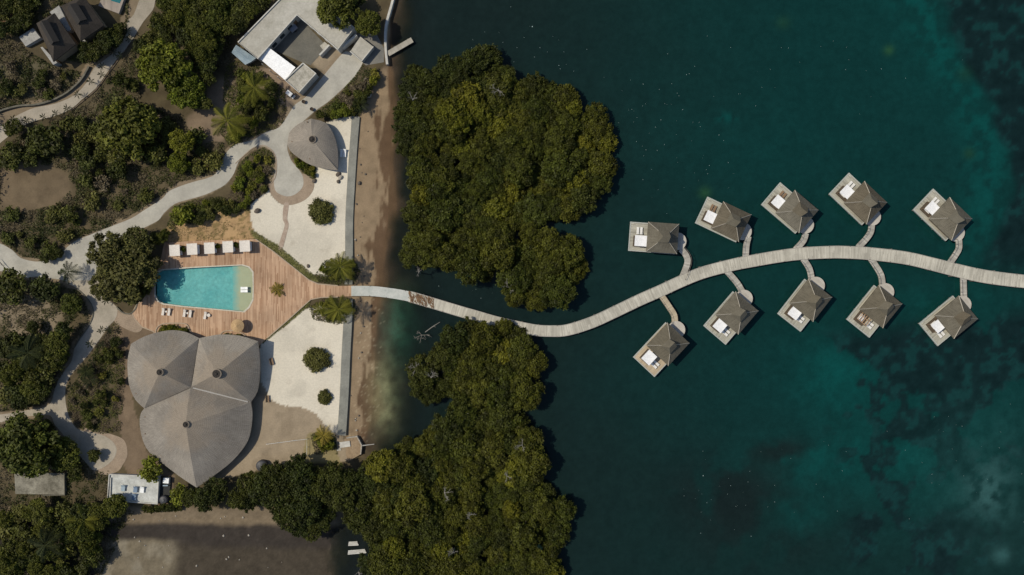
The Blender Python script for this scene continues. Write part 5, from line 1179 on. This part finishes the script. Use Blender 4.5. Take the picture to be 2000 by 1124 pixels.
# --- hillside trees and shrubs
TREES = [('tree', 318, 118, 38, 'G', 'large bright green tree on the hillside, upper lump of a spreading crown'), ('tree', 300, 150, 34, 'G', None), ('tree', 345, 160, 34, 'G', None), ('tree', 325, 190, 26, 'G', None), ('tree', 365, 192, 32, 'G', None), ('tree', 290, 115, 26, 'G', None), ('tree', 355, 135, 26, 'G', None)]
def tag_tree(u, v, r, key, label, group=None, lift=0, zs=1, name='tree', cat='tree'): return plant(name, key, u, v, r, label, cat, group, lift, zs)
VAR['bright'] = [(leaf_mesh('crown', G_green, 900 + i, lumps(900 + i, 5.0, 3.6, 56, .11, .23), 190, .29, .75), trunk_mesh(900 + i, 5, .3, 5)) for i in range(2)]
def big(u, v, rpx, key, label, h0, zs=1.0, group=None, name='tree'):
    cr, tr = VAR[key][rnd.randrange(len(VAR[key]))]; s_ = rpx * S / 5.0; g = T(u, v, h0 + 2); t = root(name, (g.x, g.y, terr(g.x, g.y)), rnd.uniform(0, 6), label, 'tree', group)
    c = mobj('crown', cr, t); c.scale = (s_, s_, s_ * zs); c.location = (0, 0, h0); k = mobj('trunk', tr, t); k.scale = (s_, s_, (h0 + 2.2) / 5); return t
big(320, 130, 52, 'bright', 'large bright yellow-green tree on the hillside below the two dark houses', 4.0)
big(362, 178, 38, 'bright', 'bright green tree leaning against the largest hillside tree, nearer the palms', 3.0)
big(352, 275, 26, 'bright', 'narrow bright green tree just above the resort road', 3.0); big(345, 318, 22, 'bright', 'small yellow-green tree at the upper edge of the resort road', 1.5)
big(252, 250, 58, 'tree', 'wide dull green tree in the middle of the hillside scrub', 3.0)
big(58, 868, 60, 'tree', 'large dull green tree near the lower left path', 3.4); big(124, 888, 34, 'tree', 'rounded dark green tree overhanging the turning circle', 1.6)
VAR['loose'] = [(leaf_mesh('crown', leafmat('loose_crown_leaf', (.066, .066, .016), (.074, .07, .018)), 950 + i, lumps(950 + i, 5.2, 3.2, 70, .08, .20), 150, .26, .8), trunk_mesh(950 + i, 5, .3, 5, None, 7)) for i in range(2)]
big(252, 530, 62, 'loose', 'big spreading loose-crowned tree beside the swimming pool', 2.6, .8); big(215, 500, 46, 'loose', 'pale thin-leaved tree overhanging the road beside the big poolside tree', 3.4); big(265, 478, 34, 'loose', 'loose-crowned tree above the big poolside tree, beside the dry lawn', 3.0); big(205, 560, 32, 'loose', 'small loose tree leaning over the garden path below the big poolside tree', 2.6)
def mass(poly, n, rr, keys, label, group, cat, name, dmin=.8, lift=(0, .6), inset=.6, avoid=()):
    for u, v, r in fill(poly, dmin, n, rr, inset, avoid): plant(name, rnd.choice(keys), u, v, r, label, cat, group, rnd.uniform(*lift), rnd.uniform(.8, 1.15))
PATHS = [ROAD, SPATH, UPPATH]
mass([(310, -10), (540, -10), (495, 30), (450, 75), (425, 110), (412, 165), (405, 240), (385, 235), (395, 150), (345, 80), (318, 40)], 46, (14, 25), ['tree', 'dark', 'dark', 'tree'], 'dense dark tree in the wood beside the concrete building', 'wood beside the concrete building', 'tree', 'tree', .8, (1, 3), .5)
mass([(305, 10), (345, 90), (300, 85), (262, 110), (260, 85), (285, 50)], 9, (11, 18), ['dark', 'scrub'], 'dark shrub between the hillside path and the bright tree', 'dark shrubs below the hillside path', 'shrub', 'shrub', .8)
HS1 = [(-10, 115), (60, 100), (105, 130), (160, 140), (140, 175), (100, 195), (0, 212), (-10, 216)]
mass(HS1, 12, (9, 17), ['scrub', 'scrub', 'dark', 'dry'], 'low dull shrub below the two dark hillside houses', 'shrubs below the dark houses', 'shrub', 'shrub', .85)
mass([(-10, -10), (95, -10), (70, 30), (30, 70), (-10, 100)], 14, (11, 22), ['dark', 'dark', 'scrub'], 'very dark shrub in the top left corner behind the houses', 'shrubs behind the dark houses', 'shrub', 'shrub', .85)
mass([(150, 90), (205, 58), (245, 30), (252, 60), (225, 95), (180, 128), (150, 125)], 14, (11, 18), ['dark'], 'dark shrub between the house and the path bend', 'shrubs between house and path', 'shrub', 'shrub', .75, (.5, 1.6))
HS2 = [(262, 90), (275, 200), (380, 240), (430, 260), (440, 300), (420, 340), (350, 355), (318, 380), (270, 412), (220, 440), (140, 470), (90, 508), (40, 500), (0, 470), (-10, 300), (40, 262), (110, 235), (170, 200), (215, 150)]
BARE = [[(0, 330), (60, 318), (120, 330), (145, 365), (110, 400), (40, 415), (0, 412)], [(355, 215), (440, 215), (450, 280), (395, 275), (365, 250)]]
mass(HS2, 58, (9, 22), ['scrub', 'scrub', 'scrub', 'dark', 'dry'] , 'low shrub in the mixed scrub above the resort road', 'scrub above the resort road', 'shrub', 'shrub', .85, (0, .4), .8, BARE)
for u, v, r in ((85, 275, 34), (20, 303, 28), (25, 250, 18), (300, 300, 26)): plant('shrub', 'dark', u, v, r, 'broad very dark thicket bush on the left hillside', 'bush', 'dark bushes on the left hillside', .6)
mass([(55, 505), (145, 475), (120, 500), (85, 511)], 5, (9, 13), ['dark', 'scrub'], 'dark bush overhanging the upper side of the road bend', 'bushes on the road bend', 'shrub', 'shrub', .8)
# south-west woods
for u, v, r, lb in ((85, 562, 30, 'round dark bush below the road, right of a pair'), (20, 560, 34, 'round dark bush below the road at the left photo edge'), (62, 640, 14, 'small dark bush in the clearing left of the garden path')): plant('shrub', 'dark', u, v, r, lb, 'bush', None, .8)
mass([(-10, 645), (60, 640), (100, 590), (135, 570), (165, 600), (160, 640), (135, 680), (125, 720), (105, 770), (70, 795), (-10, 806)], 32, (15, 26), ['dark', 'dark', 'tree', 'scrub'], 'dense dark tree in the wood left of the garden path', 'wood left of the garden path', 'tree', 'tree', .78, (.4, 1.6), .7, [[(-10, 668), (0, 590), (125, 572), (152, 628), (85, 668)]])
mass([(-10, 825), (40, 818), (95, 818), (120, 850), (150, 900), (170, 935), (150, 960), (128, 918), (-10, 918)], 12, (12, 19), ['dark', 'tree'], 'dark tree in the wood around the large dull tree, lower left', 'wood at the lower left path', 'tree', 'tree', .8, (.4, 1.4), .6)
mass([(-10, 985), (130, 985), (200, 962), (262, 995), (225, 1010), (205, 1060), (190, 1140), (-10, 1140)], 46, (15, 27), ['dark', 'tree', 'scrub', 'tree'], 'dark green tree in the wood at the bottom left corner', 'wood at the bottom left corner', 'tree', 'tree', .78, (.4, 2), .6)
mass([(212, 642), (232, 632), (242, 660), (246, 720), (240, 790), (235, 840), (200, 846), (160, 838), (140, 815), (133, 780), (140, 745), (172, 705)], 24, (8, 14), ['bed', 'scrub', 'scrub', 'dark', 'dry'], 'mixed garden shrub in the bed between the garden path and the great roof', 'bed beside the great roof', 'shrub', 'shrub', .85, (0, .3), .7)
mass([(515, 290), (532, 300), (534, 345), (520, 375), (480, 400), (440, 395), (450, 360), (465, 330), (480, 312)], 20, (8, 13), ['bed', 'scrub', 'dry', 'green'], 'shrub in the bed wrapped by the road circle', 'bed by the road circle', 'shrub', 'shrub', .85, (0, .3), .7)
mass([(335, 430), (345, 400), (375, 392), (430, 388), (480, 395), (480, 415), (430, 422), (385, 440), (345, 445)], 18, (8, 15), ['green', 'scrub', 'dark', 'scrub'], 'shrub in the bed between the road and the dry lawn', 'bed above the dry lawn', 'shrub', 'shrub', .85, (0, .5), .7)
plant('shrub', 'green', 355, 420, 22, 'bright yellow-green bush where the road bed meets the dry lawn', 'bush', None, .4)
mass([(255, 465), (300, 455), (325, 440), (330, 460), (310, 490), (300, 530), (285, 520), (270, 480)], 8, (9, 14), ['scrub', 'tree'], 'dark bush between the poolside tree and the dry lawn', 'bushes by the poolside tree', 'shrub', 'shrub', .8)
mass([(250, 560), (300, 545), (290, 575), (262, 600), (235, 595)], 7, (8, 13), ['dark', 'scrub'], 'dark shrub in the kerbed bed under the poolside tree', 'bed under the poolside tree', 'shrub', 'shrub', .85)
mass([(612, 222), (640, 205), (665, 180), (690, 165), (715, 150), (735, 125), (742, 150), (718, 190), (700, 222), (660, 228), (635, 240)], 22, (8, 15), ['green', 'scrub', 'bed', 'dark', 'dry'], 'shrub in the hedge between the courtyard and the beach', 'hedge by the beach', 'shrub', 'shrub', .85, (0, .7), .6)
mass([(568, 298), (590, 318), (615, 327), (618, 352), (600, 342), (580, 325)], 12, (5, 9), ['green', 'bed'], 'green shrub along the lower edge of the pavilion', 'shrubs below the pavilion', 'shrub', 'shrub', .8, (0, .2), .5)
mass([(440, 130), (470, 120), (500, 140), (545, 165), (555, 200), (550, 245), (520, 252), (490, 265), (450, 280), (440, 260), (470, 215)], 20, (9, 17), ['green', 'scrub', 'dark', 'scrub'], 'green shrub around the palms beside the concrete block', 'shrubs round the palms', 'shrub', 'shrub', .85, (0, .6), .6)
for u, v, r, k, lb in ((658, 12, 40, 'tree', 'dark green tree spreading over the roof of the concrete building'), (718, 44, 26, 'tree', 'bushy green tree between the concrete wing and the thin sea wall'), (690, 5, 24, 'dark', 'dark tree at the top edge beside the concrete building')):
    plant('tree', k, u, v, r, lb, 'tree', None, 1.5)
for u, v, r, lb in ((624, 413, 21, 'clipped round bush in the middle of the north sand'), (617, 703, 21, 'clipped round bush in the middle of the south sand'), (632, 777, 12, 'small clipped bush on the south sand near the sea wall')):
    plant('clipped_bush', 'clip', u, v, r * 1.28, lb, 'bush', None, 0, 1.0)
plant('shrub', 'dark', 184, 890, 14, 'small dark bush alone in the middle of the turning circle', 'bush', None, .3); plant('shrub', 'green', 293, 917, 24, 'bright green bush between the great roof and the white terrace', 'bush', None, .8); plant('shrub', 'green', 350, 968, 20, 'green bush right of the service yard under the roof tip', 'bush', None, .8)
mass([(306, 648), (318, 637), (345, 635), (366, 638), (370, 650), (340, 652)], 10, (5, 8), ['bed', 'green'], 'low plant in the kerbed bed below the left lounger pairs', 'bed below the loungers', 'plant', 'plant', .85, (.1, .3), .4)
mass([(432, 656), (440, 651), (465, 652), (476, 657), (455, 660)], 5, (4, 6), ['bed'], 'low plant in the bed beneath the straw umbrella', 'bed beneath the umbrella', 'plant', 'plant', .85, (.1, .3), .3)
for u, v in ((357, 487), (424.5, 482), (461.5, 479)): plant('plant', 'green', u, v, 6.5, 'yellow-green plant growing between two white-roofed cabanas', 'plant', 'plants between the cabanas', .4)
mass([(618, 535), (632, 512), (660, 504), (690, 510), (700, 530), (690, 552), (655, 556), (625, 548)], 11, (7, 11), ['bed', 'green', 'bed', 'scrub'], 'leafy shrub in the bed on the north side of the deck end', 'north bed at the deck end', 'shrub', 'shrub', .8, (0, .5), .6)
mass([(606, 598), (640, 583), (680, 584), (695, 600), (690, 625), (655, 630), (615, 622)], 11, (7, 11), ['bed', 'green', 'bed', 'scrub'], 'leafy shrub in the bed on the south side of the deck end', 'south bed at the deck end', 'shrub', 'shrub', .8, (0, .5), .6)
mass([(612, 850), (630, 838), (652, 850), (655, 885), (620, 885)], 8, (6, 11), ['bed', 'green'], 'yellowish shrub at the end of the rope fence', 'shrubs at the rope fence', 'shrub', 'shrub', .85, (0, .3), .5)
mass([(270, 990), (350, 985), (360, 996), (280, 1004)], 8, (7, 11), ['scrub', 'dark'], 'low shrub on the bank above the southern creek', 'bank of the southern creek', 'shrub', 'shrub', .85)

cover('hillside_scrub', [HS2, HS1, [(-10, -10), (250, -10), (250, 70), (180, 130), (100, 110), (0, 110)], [(300, 0), (345, 80), (400, 150), (470, 110), (440, 60)]], 34, .7, SC_COL, .21, .42, BARE + [UPPATH, ROAD, [(35, 75), (65, 50), (170, -20), (245, -20), (245, 40), (160, 95), (105, 128), (45, 95)]], 5)
cover('woodland_floor', [[(-10, 550), (150, 565), (178, 600), (178, 620), (140, 690), (105, 770), (70, 798), (-10, 806)], [(-10, 825), (95, 818), (180, 918), (212, 925), (210, 985), (262, 1000), (190, 1140), (-10, 1140)]], 26, .6, SC_COL, .21, .44, [SPATH, ROAD, SL], 6)
cover('bed_ground_cover', [[(212, 642), (228, 626), (242, 660), (246, 720), (240, 790), (235, 842), (200, 848), (150, 836), (131, 800), (133, 765), (172, 705)], [(514, 287), (532, 298), (537, 310), (534, 345), (522, 375), (480, 405), (440, 398), (455, 360), (465, 325), (478, 308)], [(325, 440), (345, 400), (375, 390), (430, 384), (490, 398), (488, 412), (430, 418), (385, 436), (335, 452)], [(612, 222), (640, 203), (668, 178), (707, 128), (742, 140), (718, 195), (702, 226), (660, 230), (635, 242)], [(566, 296), (590, 316), (617, 327), (618, 356), (600, 344), (580, 327)], [(440, 130), (470, 115), (505, 130), (555, 175), (560, 215), (550, 250), (520, 257), (490, 270), (450, 290), (430, 260)], [(614, 538), (632, 510), (660, 502), (694, 508), (704, 532), (692, 556), (655, 557), (622, 551)], [(602, 600), (632, 583), (688, 582), (702, 605), (690, 630), (655, 634), (612, 625)], [(606, 850), (630, 836), (655, 850), (660, 888), (615, 888)], [(306, 650), (318, 635), (345, 633), (366, 637), (372, 652), (340, 655)]], 40, .45, BD_COL, .17, .40, [ROAD, SPATH], 8)
cover('strip_grass', [[(488, 449), (495, 451), (545, 481), (575, 506), (613, 537), (625, 550), (601, 545), (566, 519), (502, 467)], [(608, 586), (602, 600), (560, 635), (514, 671), (505, 667), (558, 627), (594, 597)]], 60, .15, [(.10, .105, .028), (.15, .145, .045), (.21, .175, .085)], .12, .28, [], 9)
cover('dry_lawn_grass', [LAWN], 18, .12, [(.20, .14, .06), (.14, .11, .04), (.07, .07, .02)], .11, .52, [], 10)
cover('outlying_scrub', [[(-260, -180), (-14, -180), (-14, 255), (-260, 300)], [(-260, 330), (-14, 290), (-14, 468), (-260, 468)], [(-260, 540), (-14, 540), (-14, 805), (-260, 805)], [(-260, 840), (-14, 840), (-14, 1280), (-260, 1280)], [(-14, 1145), (185, 1145), (185, 1280), (-14, 1280)], [(-14, -180), (270, -180), (270, -14), (-14, -14)], [(320, -180), (560, -180), (540, -14), (320, -14)]], 9, 3.0, SC_COL, .42, .36, [], 15)
# --- palms
M_palmbark = mottled('palm_bark', (.16, .14, .11), (.24, .21, .17), 3, .9, 8, .2)
G_palm = leafmat('palm_leaf', (.105, .11, .014), (.15, .14, .02)); G_palmd = leafmat('dark_palm_leaf', (.026, .034, .012), (.04, .046, .016)); G_palmy = leafmat('yellow_palm_leaf', (.22, .17, .03), (.27, .20, .035))
def frond_mesh(mat, seed, L_, droop=.5, nl=18, wl=.32, wf=1.35):
    g = random.Random(seed); mb = MB(); pts = []
    for k in range(9):
        f = k / 8; pts.append(Vector((L_ * f * (1 - .12 * f), 0, L_ * (.32 * f - droop * f * f))))
    mb.tube(pts, [.05 * (1 - .8 * k / 8) + .008 for k in range(9)], 4)
    for k in range(nl):
        f = .12 + .88 * (k + .5) / nl; i = min(7, int(f * 8)); p = pts[i].lerp(pts[i + 1], f * 8 - i); ll = L_ * wl * math.sin(math.pi * (f * .82 + .14)) + .1
        for sg in (1, -1):
            d = Vector((.75, sg * .9, -.62 + g.uniform(-.2, .15))).normalized() * ll * g.uniform(.8, 1.1); wd = Vector((.045 * L_ / 4 + .008, 0, .015)) * wf
            mb.add([p - wd * .6, p + wd, p + d * .6 + wd * .7, p + d, p + d * .6 - wd * .4], [(0, 1, 2, 3, 4)])
    me = mb.mesh('frond', mat); A = me.color_attributes.new('tint', 'FLOAT_COLOR', 'POINT'); A.data.foreach_set('color', np.tile(np.array([1, 1, 1, 1], np.float32) * g.uniform(.8, 1.2), len(me.vertices))); return me
FR = {k: [frond_mesh(m_, i + 60, 4.0, .42 + .12 * i) for i in range(3)] for k, m_ in (('n', G_palm), ('d', G_palmd), ('y', G_palmy))}
FR['s'] = [frond_mesh(leafmat('young_palm_leaf', (.016, .022, .008), (.024, .030, .010)), i + 90, 4.0, .45, 12, .20, 3.2) for i in range(2)]
PT = {}
def palm(u, v, rpx, h, label, kind='n', group=None, nf=13, name='palm_tree'):
    key = round(h, 1)
    if key not in PT: PT[key] = MB().tube([(0, 0, -.4), (.12, .05, h * .5), (0, 0, h)], [.2 if h > 2 else .1, .15 if h > 2 else .08, .12 if h > 2 else .07], 8).mesh('trunk', M_palmbark)
    g = T(u, v, h); t = root(name, (g.x, g.y, terr(g.x, g.y)), rnd.uniform(0, 6), label, 'palm', group); mobj('trunk', PT[key], t); s_ = rpx * S / 3.25
    for k in range(nf):
        o = mobj('frond', rnd.choice(FR[kind]), t); o.location = (0, 0, h); f = k / nf
        o.rotation_euler = (rnd.uniform(-.15, .15), -rnd.choice((.0, .25, .5, .12)) + .12, 2.4 * k + rnd.uniform(-.2, .2)); q = s_ * rnd.uniform(.85, 1.1); o.scale = (q, q, q)
palm(497, 172, 30, 6.0, 'tall coconut palm among shrubs between the concrete block and the wood'); palm(444, 236, 34, 6.5, 'tall yellow-green coconut palm above the resort road')
palm(664, 521, 26, 5.4, 'coconut palm in the bed on the north side of the deck end'); palm(662, 604, 26, 5.4, 'coconut palm in the bed on the south side of the deck end'); palm(627, 604, 15, 2.4, 'short palm at the left end of the south bed by the deck'); palm(682, 540, 16, 2.8, 'short dark palm right beside the boardwalk entrance', 'd')
palm(632, 851, 19, 2.6, 'short yellow palm beside the end of the rope fence', 'y'); palm(55, 690, 32, 6.0, 'dark palm in the wood left of the garden path', 'd'); palm(165, 1015, 27, 5.0, 'dull palm near the creek at the bottom left'); palm(90, 1065, 30, 6.0, 'dark palm in the bottom left corner wood', 'd')
palm(134, 531, 20, 3.6, 'solitary dark palm on the inside of the road fork', 'd'); palm(168, 726, 17, 2.6, 'dark palm at the inner bend of the garden path', 'd'); palm(176, 742, 15, 2.2, 'lower dark palm in the bed beside the garden path', 'd'); palm(703, 205, 15, 2.4, 'small dark palm at the beach end of the hedge', 'd')
palm(541.5, 565, 14, .7, 'spiky yellow rosette palm in the round planter on the pool deck', 'y', None, 18, 'rosette_palm')
SMALL = [(21, 250), (51, 235), (25, 232), (85, 229), (108, 223), (131, 212), (151, 184), (177, 159), (198, 146), (221, 103), (234, 108), (253, 76), (249, 60), (200, 130)]
for u, v in SMALL: palm(u, v, 8, 1.5, 'young palm with a small star-shaped crown edging the hillside path', 's', 'young palms edging the hillside path', 8, 'young_palm')
for u, v in ((207, 587), (198, 645), (213, 645), (176, 672), (200, 674), (181, 706), (139, 753)): palm(u, v, 8.5, 1.6, 'young palm with a small star-shaped crown edging the garden path', 's', 'young palms edging the garden path', 9, 'young_palm')
t = root('planter_pot', P(541, 565, DZ) + Vector((0, 0, .003)), 0, 'wide round planter holding the rosette palm on the pool deck', 'planter'); mb = MB(); mb.lathe([(0, 0), (.75, 0), (.85, .45), (.72, .45), (.7, .36), (0, .36)], 18); mb.build('pot', M_pot, t)
